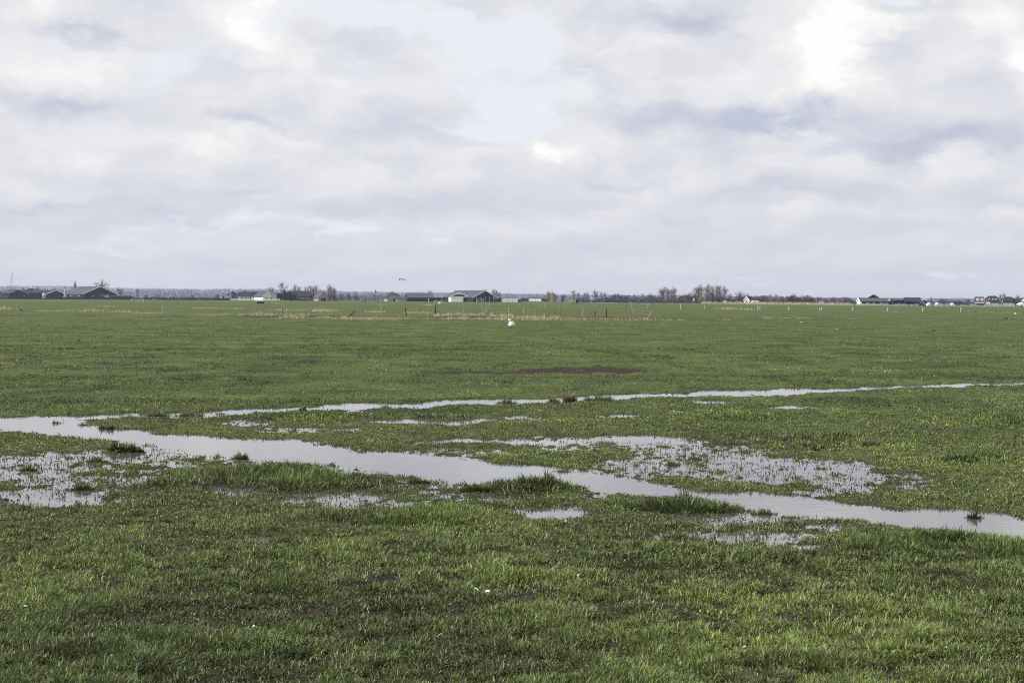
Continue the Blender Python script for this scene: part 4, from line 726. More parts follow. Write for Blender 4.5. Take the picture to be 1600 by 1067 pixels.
# far wood: nobody could count it
def far_wood():
    R_ = np.random.default_rng(5); n = 17000; px = R_.uniform(-250, 1850, n); D = R_.uniform(2300, 3000, n)
    top = np.interp(px, [-250, 0, 90, 180, 260, 420, 560, 700, 860, 1000, 1250, 1450, 1600, 1850], [446, 446.5, 445.6, 449, 450.6, 450.8, 455, 456.8, 459, 461, 464.2, 466, 464.8, 465])
    top = top + 1.1 * fbm(px * .03, px * 0, 3, 3) + .5 * fbm(px * .15, px * 0 + 4, 2, 4) + np.abs(R_.normal(0, .5, n))
    h = (464 + 9 * px / 1600 + CAMH * F / D - top) * D / F; k = 14
    X = np.repeat(D * (px - 800) / F, k) + R_.normal(0, 1.6, n * k); Y = np.repeat(D, k) + R_.normal(0, 2, n * k); H = np.repeat(h, k)
    Z = H * np.tile(np.linspace(.04, .97, k), n) * R_.uniform(.9, 1.03, n * k); s = R_.uniform(.7, 1.3, n * k)[:, None] * np.tile(np.linspace(1.3, .5, k), n)[:, None]
    a = R_.normal(0, 1, (n * k, 3)); a /= np.linalg.norm(a, axis=1)[:, None]; b = np.cross(a, R_.normal(0, 1, (n * k, 3))); b /= np.linalg.norm(b, axis=1)[:, None]; p = np.stack([X, Y, Z], -1)
    V = np.stack([p - a * s, p + b * s * .8, p + a * s, p - b * s * .8], 1).reshape(-1, 3)
    return np_mesh('far_wood', V, np.arange(n * k * 4).reshape(-1, 4), None, [MAT['hazed_wood_mass']])
tag(link('far_wood', far_wood()), 'hazy blue grey wood along the whole horizon', 'wood', None, 'stuff')
# ---------------------------------------------------------------- road on its low bank, reeds beside it
RD = np.array([(250, 385), (206, 432), (170, 472), (145, 503), (93, 687), (-36, 800), (-238, 880), (-560, 960)], float)
def ribbon(prof, name, m, n=60):
    s = np.concatenate([[0], np.cumsum(np.hypot(*np.diff(RD, axis=0).T))]); u = np.linspace(0, s[-1], n); cx = np.interp(u, s, RD[:, 0]); cy = np.interp(u, s, RD[:, 1])
    tx, ty = np.gradient(cx), np.gradient(cy); l = np.hypot(tx, ty); nx, ny = ty / l, -tx / l
    b = MB(); b.loft([[(cx[i] + nx[i] * o_, cy[i] + ny[i] * o_, z) for o_, z in prof] for i in range(n)]); return b.build(name, m)
tag(ribbon([(-7.5, -.6), (-4.2, .38), (4.2, .38), (7.5, -.6)], 'road_bank', 'bank_grass'), kind='structure')
tag(ribbon([(-2.4, .3), (-2.4, .392), (2.4, .392), (2.4, .3)], 'road', 'asphalt'), kind='structure')
def reed_row(rows):
    parts = []
    for (x0, x1, off, hgt, n, cols) in rows:
        px = rng.uniform(x0, x1, n); a = np.arctan((RD[:, 0]) / RD[:, 1]); t = (px - 800) / F
        D = np.interp(-t, -np.tan(a)[::1], RD[:, 1]) + off + rng.normal(0, 1.0, n)
        x = D * t; c = np.array(cols)[rng.integers(0, len(cols), n)] * rng.uniform(.75, 1.2, n)[:, None]
        parts.append(blades(np.stack([x, D, np.full(n, .1)], -1), hgt * rng.uniform(.5, 1.2, n) * (.8 + .5 * np.clip(fbm(px * .08, px * 0, 2, 7), -.8, .8)), np.full(n, .16), rng.uniform(0, .35, n), rng.uniform(0, 6.28, n), c, levels=2))
    return parts
ST = [(.52, .49, .36), (.62, .58, .44), (.42, .40, .31)]; GR = [(.42, .41, .38), (.34, .33, .31), (.52, .50, .43)]
V, Q, T, C = join(reed_row([(1095, 1330, 9, 1.9, 3200, ST), (1330, 1620, 8, 1.4, 2600, GR), (890, 1100, 9, .9, 900, GR), (925, 965, -9, .7, 120, ST)]))
o = link('reed_bed', np_mesh('reed_bed', V, Q, T, [BM], C)); tag(o, 'straw and grey reeds standing along the far road', 'reeds', None, 'stuff')
# ---------------------------------------------------------------- fences
def fence(name, label, posts, wires=(), group=None, cat='fence', rmin=.05):
    """posts: (base column, base row, top row, top column shift, material[, distance])"""
    pts = []
    for p in posts:
        px, pb, pt, sh, m = p[:5]; D = CAMH * F / (pb - yh(px)); pts.append((px, D, (pb - pt) * D / F, sh * D / F, m))
    r = empty(name, (0, pts[0][1], 0), 0, label, cat, group); oy = pts[0][1]; tops = []
    rr = random.Random(len(pts))
    for (px, D, h, sh, m) in pts:
        x, y = W(px, D); rad = max(rmin, .00020 * D) * rr.uniform(.9, 1.25); b = MB(); z0 = float(height(np.array([x]), np.array([y]))[0]) - .1
        b.tube((0, 0, z0), (sh, 0, h + .1 + z0 + .02), rad, rad * .9, 7); b.tube((sh, 0, h + .12 + z0), (sh * 1.02, 0, h + .15 + z0), rad * .9, rad * .5, 7); b.build('post', m, r, (x, y - oy, 0)); tops.append((x + sh * .7, y - oy, h))
    for f in wires:
        b = MB(); srt = sorted(tops)
        for p, q in zip(srt[:-1], srt[1:]): b.tube((p[0], p[1], p[2] * f), (q[0], q[1], q[2] * f - .0), .006, n=4, cap=False)
        b.build('wire', 'wire', r)
    return r
PW, WW, BW = 'pale_wood', 'weathered_wood', 'black_wood'
fence('ditch_fence', 'worn post and wire fence along the muddy field ditch, nearest fence', [(254, 491, 478, 0, PW), (343, 492, 482, 0, WW), (440, 500, 482.5, .8, WW), (553, 498.5, 482, .3, WW), (635, 494, 482, -2, BW), (680, 492, 479, .3, BW), (724, 494.5, 485, 0, PW), (753, 492.5, 479, .4, PW), (757, 493, 481, 3.2, PW), (795, 496, 481, 0, PW), (818, 496, 482.5, 0, PW), (836.5, 497, 482.5, .6, WW), (875, 495, 483, 0, WW), (910.5, 495, 482, 0, PW), (929.5, 494.5, 487, .3, BW), (947.5, 496.5, 484.5, -.3, BW), (984, 496, 481, 0, WW), (987.5, 492, 483, .4, PW), (1019, 500, 485.5, 0, WW)], (.9, .55))
def pole(px0, pb, px1, pt, label, m, r=.07):
    D = CAMH * F / (pb - yh(px0)); x, y = W(px0, D); b = MB(); q = ((px1 - px0) * D / F, 0, (pb - pt) * D / F); b.tube((0, 0, -.05), q, r, r * .85, 7); b.tube(q, (q[0] * 1.03, 0, q[2] * 1.03), r * .85, r * .4, 7)
    return tag(b.build('leaning_pole', m, None, (x, y, 0)), label, 'pole')
pole(541, 499, 552.3, 487, 'thick black pole leaning right against a post of the nearest fence', BW, .05); pole(1010, 499.5, 1018.3, 487, 'pale brace pole leaning on the last post of the nearest fence', PW, .045); pole(37, 487, 27, 479, 'dark curved pole fallen against a post at the far left', BW, .05)
fence('pasture_fence', 'thin second fence in the pasture behind the field ditch, left half', [(25.5, 484, 476, 0, PW), (95.3, 487, 478, .8, PW), (169.5, 488, 478.5, -.2, PW), (165.5, 478, 472, 0, WW), (268.5, 481.5, 475, 0, PW), (379, 483, 476, .4, PW), (444, 486.5, 478, .2, PW), (509, 482, 479, .2, WW), (578, 488, 480, 0, WW), (596, 489.5, 480, 0, PW), (651, 488.5, 478, -1.2, PW), (695, 485, 478, 0, WW)], (.92, .5), None)
fence('far_fence', 'row of pale posts across the far pasture in front of the farms', [(459.8, 475, 469.5, 0, PW), (465.5, 475, 471, 0, PW), (494.5, 475, 470.5, 0, PW), (522.5, 475.5, 472, 0, PW), (546, 475.8, 472, 0, PW), (572, 476.4, 473, 0, PW), (594, 477, 474, 0, PW), (620.5, 477.4, 474, 0, PW), (628, 477, 473, 0, PW), (644, 477, 474, 0, PW), (678.5, 478, 474, 0, PW), (697, 478, 473, 0, PW), (705, 478, 474, 0, PW), (723, 479, 474, 0, PW), (731.5, 479, 474, 0, PW), (751.5, 479, 474, 0, PW), (758.5, 478.4, 473.5, 0, PW), (763, 479.4, 475, 1.6, PW), (780, 479, 474, 0, PW), (788, 479.6, 473.2, 0, WW), (811, 480.4, 475, 0, PW), (818, 480.2, 474.6, 0, WW), (841, 480.2, 475.5, 0, PW), (850.5, 480.6, 475, 0, PW), (873.5, 481, 476, 0, PW), (882.5, 481, 475.6, 0, PW), (907.5, 481.4, 476.5, 0, PW), (916.5, 481.2, 476, 0, WW), (979, 482, 478, 0, BW), (986.5, 481.6, 476, 0, PW)], (.9, .5))
fence('dark_post_fence', 'short run of dark posts at the far road left of the old farmhouse', [(566, 473, 469.4, 0, BW), (570.6, 473, 468.8, 0, BW), (590.5, 473.2, 469, 0, BW)], (.9,))
def concrete_post(px, pb, pt, label, lean=0, dark=False):
    D = CAMH * F / (pb - yh(px)); x, y = W(px, D); h = (pb - pt) * D / F; b = MB(); b.box((0, 0, -.1), (.17, .17, h + .08), .3, .92); b.box((0, 0, h - .02), (.15, .15, .05), .3, .5)
    o = b.build('fence_post', WW if dark else 'concrete', None, (x, y, 0)); o.rotation_euler.y = lean; return tag(o, label, 'post', 'pale posts spaced along the right hand pasture')
for (px, pb, pt, lab) in ((1012.5, 482.6, 474, 'tall pale post, leftmost of the row across the right hand pasture'), (1063.5, 483.6, 475.5, 'thick pale post right under the left poplar clump'), (1100.5, 483.6, 477.5, 'pale post under the big poplar clump with dry tuft at its foot'), (1184, 485, 478.4, 'grey post standing below the white box trailer'), (1187.5, 485, 478.4, 'second grey post of the close pair below the white box trailer'),
                      (1232.5, 485.2, 479.5, 'white post below the reed bank, left of the close white pair'), (1280.5, 485.2, 480.8, 'left thin post of the close white pair in the right hand pasture'), (1283.6, 485.4, 480.4, 'right thicker post of the close white pair in the right hand pasture'), (1332, 486, 480.2, 'white post standing just left of and below the steep roofed house'), (1387, 487, 480.6, 'white post standing below the twin barns'), (1441.5, 487.2, 481, 'white post standing below the dark blue car'), (1501, 488, 481.2, 'thick pale post with a dark one at its left side, below the grey thicket')):
    concrete_post(px, pb, pt, lab)
concrete_post(1498, 488, 481.8, 'dark post touching the thick pale post below the grey thicket', 0, True); concrete_post(1558.5, 487.4, 481.4, 'very thin post in the pasture below the villa', 0, True)
# white rail fence by the white houses, field gate, trough, bales
x0, x1, D = W(360, 960)[0], W(437, 960)[0], 960
r = empty('white_rail_fence', ((x0 + x1) / 2, D, 0), 0, 'long white rail fence before the white houses', 'fence'); n = 16
for k in range(n + 1): b = MB(); b.box((x0 + (x1 - x0) * k / n - (x0 + x1) / 2, 0, 0), (.16, .16, 1.25)); b.build('post', 'white_paint', r)
for z in (.55, 1.1): b = MB(); b.box((0, -.1, z), (x1 - x0, .06, .24)); b.build('rail', 'white_paint', r)
D = 560; x, y = W(212.5, D); r = empty('field_gate', (x, y, 0), .1, 'grey metal field gate with a stout post right of the biggest left barn', 'gate')
for z in (.2, .5, .8, 1.1): b = MB(); b.tube((-1.4, 0, z), (2.6, 0, z), .045); b.build('bar', 'concrete', r)
for xx in (-1.7, 2.75): b = MB(); b.box((xx, 0, 0), (.35, .35, 1.5)); b.build('post', 'concrete', r)
D = 455; x, y = W(407, D); r = empty('water_trough', (x, y, 0), .05, 'black cattle trough in the pasture below the white wing', 'trough')
b = MB(); b.extr([(-.5, .0), (.5, .0), (.6, .6), (.5, .6), (.42, .12), (-.42, .12), (-.5, .6), (-.6, .6)], -1.1, 1.1, 'x'); b.build('basin', 'black_plastic', r)
for sx in (-1.1, 1.1): b = MB(); b.extr([(-.5, 0), (.5, 0), (.6, .58), (-.6, .58)], sx - .03, sx + .03, 'x'); b.build('end_wall', 'black_plastic', r)
def bale(px, pb, wpx, hpx, label, group='white wrapped bales by the far road'):
    D = CAMH * F / (pb - yh(px)); x, y = W(px, D); w, h = wpx * D / F, hpx * D / F; rings = []
    for (yy, s) in ((-.5, .72), (-.46, .92), (-.3, 1), (.3, 1), (.46, .92), (.5, .72)): rings.append([(w / 2 * s * math.cos(t) * (1 + .03 * math.sin(3 * t)), yy * 1.25, h / 2 + h / 2 * s * math.sin(t)) for t in [k * math.pi / 8 for k in range(16)]])
    b = MB(); b.loft(rings); o = b.build('wrapped_bale', 'white_film', None, (x, y, .0), True); o.rotation_euler.z = px * .37 % .6; return tag(o, label, 'bale', group)
bale(1450.5, 479.6, 7, 6.4, 'left white wrapped bale, touching the right side of the dark blue car'); bale(1463.5, 479.6, 6.2, 6.4, 'middle white wrapped bale alone between the car and the thicket'); bale(1487, 479.8, 6.5, 6.2, 'right white wrapped bale of the three, with a dark side')
bale(686.8, 475.3, 4.4, 3.2, 'small white bale lying in the pasture before the open sided barn', None)
for (px, pt, pb, lab) in ((924, 463.4, 468, 'white sign board among the grey tree row'), (1083.5, 466, 470.5, 'round white tank lid among the hedges between the poplar clumps'), (1132, 469, 474, 'white post box under the right end of the big poplar clump')):
    D = 690; x, y = W(px, D); r = empty('white_board', (x, y, 0), 0, lab, 'board'); zt, zb = htpx(px, pt, D), htpx(px, pb, D); b = MB(); b.box((0, 0, zb), (.85, .12, zt - zb), .2); b.build('panel', 'white_paint', r); b = MB(); b.tube((0, .1, 0), (0, .1, zb + .1), .06); b.build('pole', 'concrete', r)
# ---------------------------------------------------------------- vehicles
def wheels(r, spots, rad, wd=.22):
    for (sx, yy) in spots:
        b = MB(); b.tube((sx - wd / 2, yy, rad), (sx + wd / 2, yy, rad), rad, n=18); w_ = b.build('wheel', 'tyre', r); b = MB(); b.tube((sx - wd / 2 - .01, yy, rad), (sx + wd / 2 + .01, yy, rad), rad * .6, n=14); b.build('rim', 'grey_render', w_)
def car(px, D, rz, paint, label, z=.39):
    x, y = W(px, D); r = empty('parked_car', (x, y, z), rz, label, 'car')
    b = MB(); rings = []
    for (yy, hw, z0, z1) in ((-2.0, .72, .38, .62), (-1.9, .82, .25, .78), (-1.0, .86, .2, .86), (0, .87, .2, .90), (1.2, .87, .2, .94), (1.85, .84, .25, .92), (2.0, .76, .4, .80)):
        rings.append([(-hw * .94, yy, z0), (hw * .94, yy, z0), (hw, yy, (z0 + z1) / 2), (hw * .95, yy, z1), (-hw * .95, yy, z1), (-hw, yy, (z0 + z1) / 2)])
    b.loft(rings)
    rings = []
    for (yy, hw, z1) in ((-1.0, .78, .86), (-.35, .68, 1.36), (.2, .66, 1.45), (1.2, .66, 1.42), (1.9, .74, .93)): rings.append([(-hw - .06, yy, .84), (hw + .06, yy, .84), (hw, yy, z1), (-hw, yy, z1)])
    b.loft(rings); b.build('body', paint, r)
    b = MB(); b.poly([(-.62, -.93, .95), (.62, -.93, .95), (.58, -.42, 1.34), (-.58, -.42, 1.34)]); b.build('windscreen', 'pane_glass', r)
    b = MB(); b.poly([(.62, 1.88, .99), (-.62, 1.88, .99), (-.56, 1.32, 1.37), (.56, 1.32, 1.37)]); b.build('rear_window', 'pane_glass', r)
    for s in (-1, 1):
        b = MB(); b.poly([(s * .85, -.75, .96), (s * .86, 1.5, .98), (s * .72, 1.15, 1.36), (s * .73, -.3, 1.34)]); b.build('side_window', 'pane_glass', r)
        b = MB(); b.box((s * .6, -1.97, .6), (.3, .1, .16)); b.build('headlight', 'lamp_clear', r); b = MB(); b.box((s * .66, 1.95, .68), (.2, .1, .2)); b.build('tail_light', 'lamp_red', r)
        b = MB(); b.box((s * .95, -.7, .92), (.16, .1, .12)); b.build('wing_mirror', paint, r)
    wheels(r, [(s * .78, yy) for s in (-1, 1) for yy in (-1.3, 1.3)], .31); return r
car(1440.5, 503, 2.6, 'navy_paint', 'dark blue car parked on the far road left of the white bales')
x, y = W(1600, 452); r = empty('van', (x + .5, y, .39), math.radians(-86), 'white van cut by the right edge of the photo', 'van')
# the van drives towards the left of the photograph: local -Y is its nose
b = MB(); rings = []
for (yy, hw, z0, z1) in ((-2.75, .78, .35, .85), (-2.6, .9, .3, 1.05), (-1.75, .96, .28, 1.25), (-1.0, .97, .28, 2.2), (-.6, .97, .28, 2.42), (2.5, .97, .28, 2.45), (2.6, .95, .32, 2.4)): rings.append([(-hw, yy, z0), (hw, yy, z0), (hw, yy, (z0 + z1) * .5), (hw * .9, yy, z1), (-hw * .9, yy, z1), (-hw, yy, (z0 + z1) * .5)])
b.loft(rings); b.build('body', 'white_paint', r)
b = MB(); b.poly([(-.8, -1.70, 1.32), (.8, -1.70, 1.32), (.78, -1.04, 2.16), (-.78, -1.04, 2.16)]); b.build('windscreen', 'pane_glass', r)
for s in (-1, 1):
    b = MB(); b.poly([(s * .985, -1.45, 1.25), (s * .985, -.35, 1.25), (s * .93, -.35, 1.95), (s * .93, -1.0, 1.95)]); b.build('side_window', 'pane_glass', r)
    b = MB(); b.box((s * .68, -2.66, .72), (.3, .16, .24)); b.build('headlight', 'lamp_clear', r); b = MB(); b.box((s * 1.1, -1.3, 1.3), (.2, .12, .3)); b.build('wing_mirror', 'black_plastic', r)
b = MB(); b.box((0, -2.68, .32), (1.5, .2, .34)); b.build('bumper', 'black_plastic', r); wheels(r, [(s * .85, yy) for s in (-1, 1) for yy in (-1.75, 1.6)], .34)
x, y = W(898.5, 640); r = empty('truck', (x, y, .05), math.radians(97), 'small yellow truck with a dark cab on the far road before the grey tree row', 'truck')
b = MB(); b.box((0, .85, .75), (1.5, 2.0, 1.25)); b.build('cargo_box', 'yellow_paint', r); b = MB(); b.box((0, -.9, .6), (1.5, 1.2, 1.3), top=.86); b.build('cab', 'black_plastic', r); b = MB(); b.box((0, -1.5, .7), (1.3, .5, .5)); b.build('nose', 'white_paint', r); b = MB(); b.box((0, .2, .45), (1.1, 3.6, .28)); b.build('chassis', 'yellow_paint', r)
wheels(r, [(s * .7, yy) for s in (-1, 1) for yy in (-1.15, 1.1)], .45, .3)
# ---------------------------------------------------------------- birds
def body_mesh(name, spine, m, n=12):
    """one continuous surface through rings (x, y, z, half width, half height, tint)"""
    P = [Vector(s[:3]) for s in spine]; V, C = [], []; up0 = Vector((0, 0, 1))
    for i, s in enumerate(spine):
        d = (P[min(i + 1, len(P) - 1)] - P[max(i - 1, 0)]).normalized(); a = d.cross(up0)
        a = a.normalized() if a.length > .2 else Vector((0, 1, 0)); b_ = a.cross(d).normalized()
        for k in range(n): t = 2 * math.pi * k / n; V.append(tuple(P[i] + a * (s[3] * math.cos(t)) + b_ * (s[4] * math.sin(t)))); C.append(s[5][0] if math.sin(t) > -.2 or len(s[5]) < 2 else s[5][1])
    Q = [[i * n + k, i * n + (k + 1) % n, (i + 1) * n + (k + 1) % n, (i + 1) * n + k] for i in range(len(P) - 1) for k in range(n)]
    k = len(V); V += [tuple(P[0]), tuple(P[-1])]; C += [spine[0][5][0], spine[-1][5][0]]; L_ = (len(P) - 1) * n
    T = [[k, (j + 1) % n, j] for j in range(n)] + [[k + 1, L_ + j, L_ + (j + 1) % n] for j in range(n)]
    return np_mesh(name, V, np.array(Q), np.array(T), [m], np.array(C), True)
WHT = ((.86, .86, .86),)
D = CAMH * F / (514.6 - yh(798)); x, y = W(798.4, D); r = empty('swan', (x, y, float(height(np.array([x]), np.array([y]))[0])), 0, 'white swan standing hunched with folded neck in the middle of the pasture', 'swan'); r.scale = (1, 1, 1.18)
sw = link('body', body_mesh('body', [(.21, .17, .12, .02, .012, WHT), (.19, .12, .15, .07, .05, WHT), (.14, .06, .19, .12, .095, WHT), (.07, .0, .22, .145, .135, WHT), (-.01, -.06, .20, .145, .14, WHT), (-.07, -.10, .18, .12, .12, WHT), (-.10, -.125, .22, .085, .085, WHT), (-.085, -.125, .285, .055, .055, WHT), (-.035, -.10, .345, .05, .05, WHT), (-.025, -.10, .395, .048, .05, WHT), (-.075, -.125, .415, .052, .05, WHT), (-.125, -.15, .395, .042, .04, WHT), (-.155, -.16, .375, .02, .018, WHT)], plum, 16), r)
for s in (-1, 1):
    b = link('wing', body_mesh('wing', [(.22, .14 + .02 * s, .17, .01, .02, WHT), (.15, .05 + .06 * s, .24, .03, .06, WHT), (.06, -.02 + .09 * s, .27, .045, .085, WHT), (-.03, -.08 + .08 * s, .25, .035, .06, WHT), (-.06, -.1 + .06 * s, .24, .01, .02, WHT)], plum, 10), r)
    b = MB(); b.tube((-.01 + .05 * s, -.03 - .05 * s, .1), (-.02 + .05 * s, -.05 - .05 * s, .01), .016); b.poly([(-.02 + .05 * s, -.02 - .05 * s, .012), (-.10 + .05 * s, -.06 - .05 * s, .008), (-.10 + .05 * s, -.12 - .05 * s, .008), (-.0 + .05 * s, -.12 - .05 * s, .008)]); b.build('leg', 'foot_black', r)
b = MB(); b.tube((-.15, -.158, .378), (-.20, -.175, .352), .02, .009, 8); b.build('beak', 'beak_orange', r)
def bird(name, px, pb, lpx, facing, label, cols, cat, group=None, neck=.5, wide=.2):
    """small ground bird; facing -1 looks left; cols = back, belly, head, tail"""
    D = CAMH * F / (pb - yh(px)); x, y = W(px, D); L = lpx * D / F; f = facing; bk, be, hd, tl = cols; z0 = float(height(np.array([x]), np.array([y]))[0])
    r = empty(name, (x, y, z0), random.uniform(-.5, .5), label, cat, group); g_ = .22 * L
    sp = [(-.52, .0, .30, .02, .015, (tl,)), (-.40, 0, .30, .06, .04, (tl,)), (-.22, 0, .30, .13, .12, (bk, be)), (0, 0, .29, wide, .17, (bk, be)), (.18, 0, .31, .16, .15, (bk, be)), (.30, 0, .38, .09, .10, (hd, be)), (.33, 0, .38 + neck * .25, .055, .06, (hd,)), (.36, 0, .40 + neck * .38, .06, .065, (hd,)), (.43, 0, .40 + neck * .38, .05, .05, (hd,)), (.47, 0, .39 + neck * .37, .02, .02, (hd,))]
    link('body', body_mesh('body', [(f * a * L, b_ * L, c * L, d * L, e * L, t) for a, b_, c, d, e, t in sp], plum, 12), r)
    b = MB(); b.tube((f * .46 * L, 0, (.39 + neck * .37) * L), (f * .58 * L, 0, (.37 + neck * .36) * L), .02 * L, .008 * L, 6); b.build('beak', 'foot_black', r)
    for s in (-1, 1): b = MB(); b.tube((0, s * .07 * L, .18 * L), (.02 * L * f, s * .07 * L, -.02), .016 * L); b.build('leg', 'foot_black', r)
    return r
K, WH, GY, BR, BU = (.02, .02, .024), (.75, .75, .75), (.25, .25, .28), (.12, .085, .06), (.30, .30, .34)
bird('lapwing', 1440.5, 490.6, 3.2, 1, 'tiny dark bird under the white post below the car', (K, GY, K, K), 'bird', 'small birds feeding on the right hand pasture', .4)
bird('duck', 1449.5, 490.7, 5, -1, 'brown grey duck beside the tiny dark bird below the car', (BR, GY, K, GY), 'bird', 'small birds feeding on the right hand pasture', .2)
bird('lapwing', 1461.5, 488, 2.4, 1, 'smallest dark bird right of the brown grey duck', (K, K, K, K), 'bird', 'small birds feeding on the right hand pasture', .3)
bird('duck', 1514, 488.6, 5, 1, 'grey white bird in the pasture right of the post pair', (GY, WH, BU, WH), 'bird', 'small birds feeding on the right hand pasture', .5)
bird('lapwing', 1524, 488.6, 3.2, -1, 'dark bird right of the grey white bird', (K, BR, K, GY), 'bird', 'small birds feeding on the right hand pasture', .3)
bird('lapwing', 1554.6, 488.8, 2.6, 1, 'black bird left of the very thin post', (K, K, K, K), 'bird', 'small birds feeding on the right hand pasture', .8)
bird('shelduck', 1586, 493.6, 8.5, 1, 'black and white duck at the right edge of the pasture', (WH, WH, K, K), 'bird', None, .9, .24)
bird('pigeon', 1307.5, 517.6, 6, 1, 'grey pigeon feeding alone in the middle of the right hand pasture', (BU, GY, (.18, .18, .23), K), 'bird', None, .1)
bird('duck', 521, 500.6 - 1, 2.2, 1, 'tiny pale bird by the nearest fence left of the leaning black pole', (GY, WH, GY, GY), 'bird', None, .3) if False else None
for (px, py, w, h, lab) in ((1571, 499, 8, 2.4, 'dark molehill by the ditch at the right'), (1388, 635.5, 11, 4.5, 'larger clod heap of dark soil in the right hand pasture'), (1372, 638, 8, 3, 'flat dark clod left beside the larger clod heap'), (1458, 518, 5, 2, 'tiny molehill in the right hand pasture'), (122, 534.5, 6, 2.5, 'small dark clod alone in the left pasture')):
    D = CAMH * F / (py + h * .3 - yh(px)); x, y = W(px, D); s = D / F; rr = random.Random(int(px)); rings = []
    for (f, z) in ((1, -.15), (.85, .35), (.55, .8), (.15, 1)): rings.append([(w / 2 * s * f * math.cos(t) * rr.uniform(.75, 1.2), w / 2 * s * f * math.sin(t) * rr.uniform(.75, 1.2), h * s * z * rr.uniform(.85, 1.15)) for t in [k * math.pi / 6 for k in range(12)]])
    b = MB(); b.loft(rings); tag(b.build('soil_heap', 'soil_clod', None, (x, y, float(height(np.array([x]), np.array([y]))[0]))), lab, 'soil heap')
bl = (1252.5, 504); D = CAMH * F / (505 - yh(1252.5)); x, y = W(1252.5, D); b = MB(); b.loft([[(.12 * f * math.cos(t), .09 * f * math.sin(t), z) for t in [k * math.pi / 5 for k in range(10)]] for f, z in ((1, -.02), (1.05, .06), (.7, .11), (.2, .13))]); tag(b.build('stone', 'pale_wood', None, (x, y, 0), True), 'pale buff stone in the far right pasture under the reed bank', 'stone')
# the bird in the air
D = 150; x, y = W(628.6, D); z = CAMH + (yh(628.6) - 436.6) * D / F; m_ = D / F * 1.1
r = empty('flying_bird', (x, y, z), 0, 'dark bird flying alone in the sky above the old farmhouse', 'bird')
DK = ((.006, .006, .012), (.010, .010, .016)); PL = ((.05, .05, .07), (.34, .34, .36))
link('body', body_mesh('body', [(.02, .17, -.01, .02, .012, DK), (.01, .10, 0, .04, .025, PL), (0, 0, .005, .062, .055, PL), (0, -.09, .01, .05, .05, PL), (0, -.14, .02, .038, .04, DK), (0, -.18, .02, .03, .03, DK), (0, -.22, .01, .008, .008, DK)], plum, 12), r)
def wing(pts):
    b = []
    for (px_, pz, ch, th, c) in pts: b.append((px_ * m_, -.02, pz * m_, ch * m_, th * m_, c))
    return link('wing', body_mesh('wing', b, plum, 10), r)
wing([(-.3, .1, 1.0, .36, PL), (-1.6, .25, 1.1, .42, PL), (-2.6, .2, 1.3, .5, DK), (-3.6, .1, 1.5, .95, DK), (-4.3, .0, 1.3, 1.15, DK), (-4.9, -.1, .8, .8, DK), (-5.1, -.1, .2, .2, DK)])
wing([(.3, .1, 1.0, .36, PL), (1.4, .2, 1.1, .42, PL), (2.3, -.2, 1.2, .4, DK), (3.2, -.9, 1.2, .6, DK), (3.9, -1.6, .8, .5, DK), (4.3, -2.0, .2, .2, DK)])
# white feathers dropped on the near grass
def feather(px, py, lpx, rz, label, tilt=.4):
    x, y = G(px, py); s = y / F; L = lpx * s; r = empty('feather', (x, y, float(height(np.array([x]), np.array([y]))[0]) + .035), rz, label, 'feather', None); r.rotation_euler.x = tilt
    b = MB(); prof = [(0, .02), (.15, .16), (.4, .24), (.7, .2), (.9, .1), (1, .01)]
    for k in range(len(prof) - 1):
        (a, w0), (c, w1) = prof[k], prof[k + 1]; za, zc = .22 * math.sin(a * 2.6), .22 * math.sin(c * 2.6)
        for sg in (-1, 1): b.poly([(a * L, 0, za * L), (c * L, 0, zc * L), (c * L, sg * w1 * L, (zc + .1) * L), (a * L, sg * w0 * L, (za + .1) * L)])
    b.build('vane', 'feather_white', r); b = MB(); b.tube((-.2 * L, 0, -.02 * L), (.6 * L, 0, .225 * L), .02 * L, .01 * L, 5); b.build('quill', 'feather_white', r)
feather(746, 948, 9, 2.3, 'left one of two white feathers on the near grass, pointing up left', .7); feather(757, 952, 9, .35, 'right one of two white feathers on the near grass, lying flat', .6)
for (px, py, l, a, lab) in ((394, 1001, 5, .4, 'tiny white feather lower left, beside a dark hoof hole'), (172, 1056, 7, 1.5, 'small white feather standing upright at the bottom left'), (882, 826, 5, .8, 'tiny white feather just below the little puddle'), (901, 925, 4, 0, 'tiny white down right of and above the two feathers'), (36, 972, 7, .5, 'small white feather at the lower left photo edge'), (1160, 1045, 7, .9, 'small white feather on grass at the lower right'), (1475, 1041, 7, .8, 'white feather lying lower right, right of the dark hoof hole'), (560, 1006, 5, .6, 'tiny white feather left of the small wet hollow')): feather(px, py, l, a, lab, .8)
x, y = G(700, 856); b = MB(); p0 = Vector((0, 0, .0))
for q in ((.03, .02, .05), (.06, .0, .09), (.085, .01, .15)): b.tube(p0, q, .006, .004, 6); p0 = Vector(q)
b.tube((.06, 0, .09), (.11, 0, .10), .004, .002, 5); tag(b.build('stick', 'black_wood', None, (x, y, 0)), 'short black stick poking out of the wet grass below the spiky clump', 'stick')
SUN_E = 5.0
HAZE = 0.000082
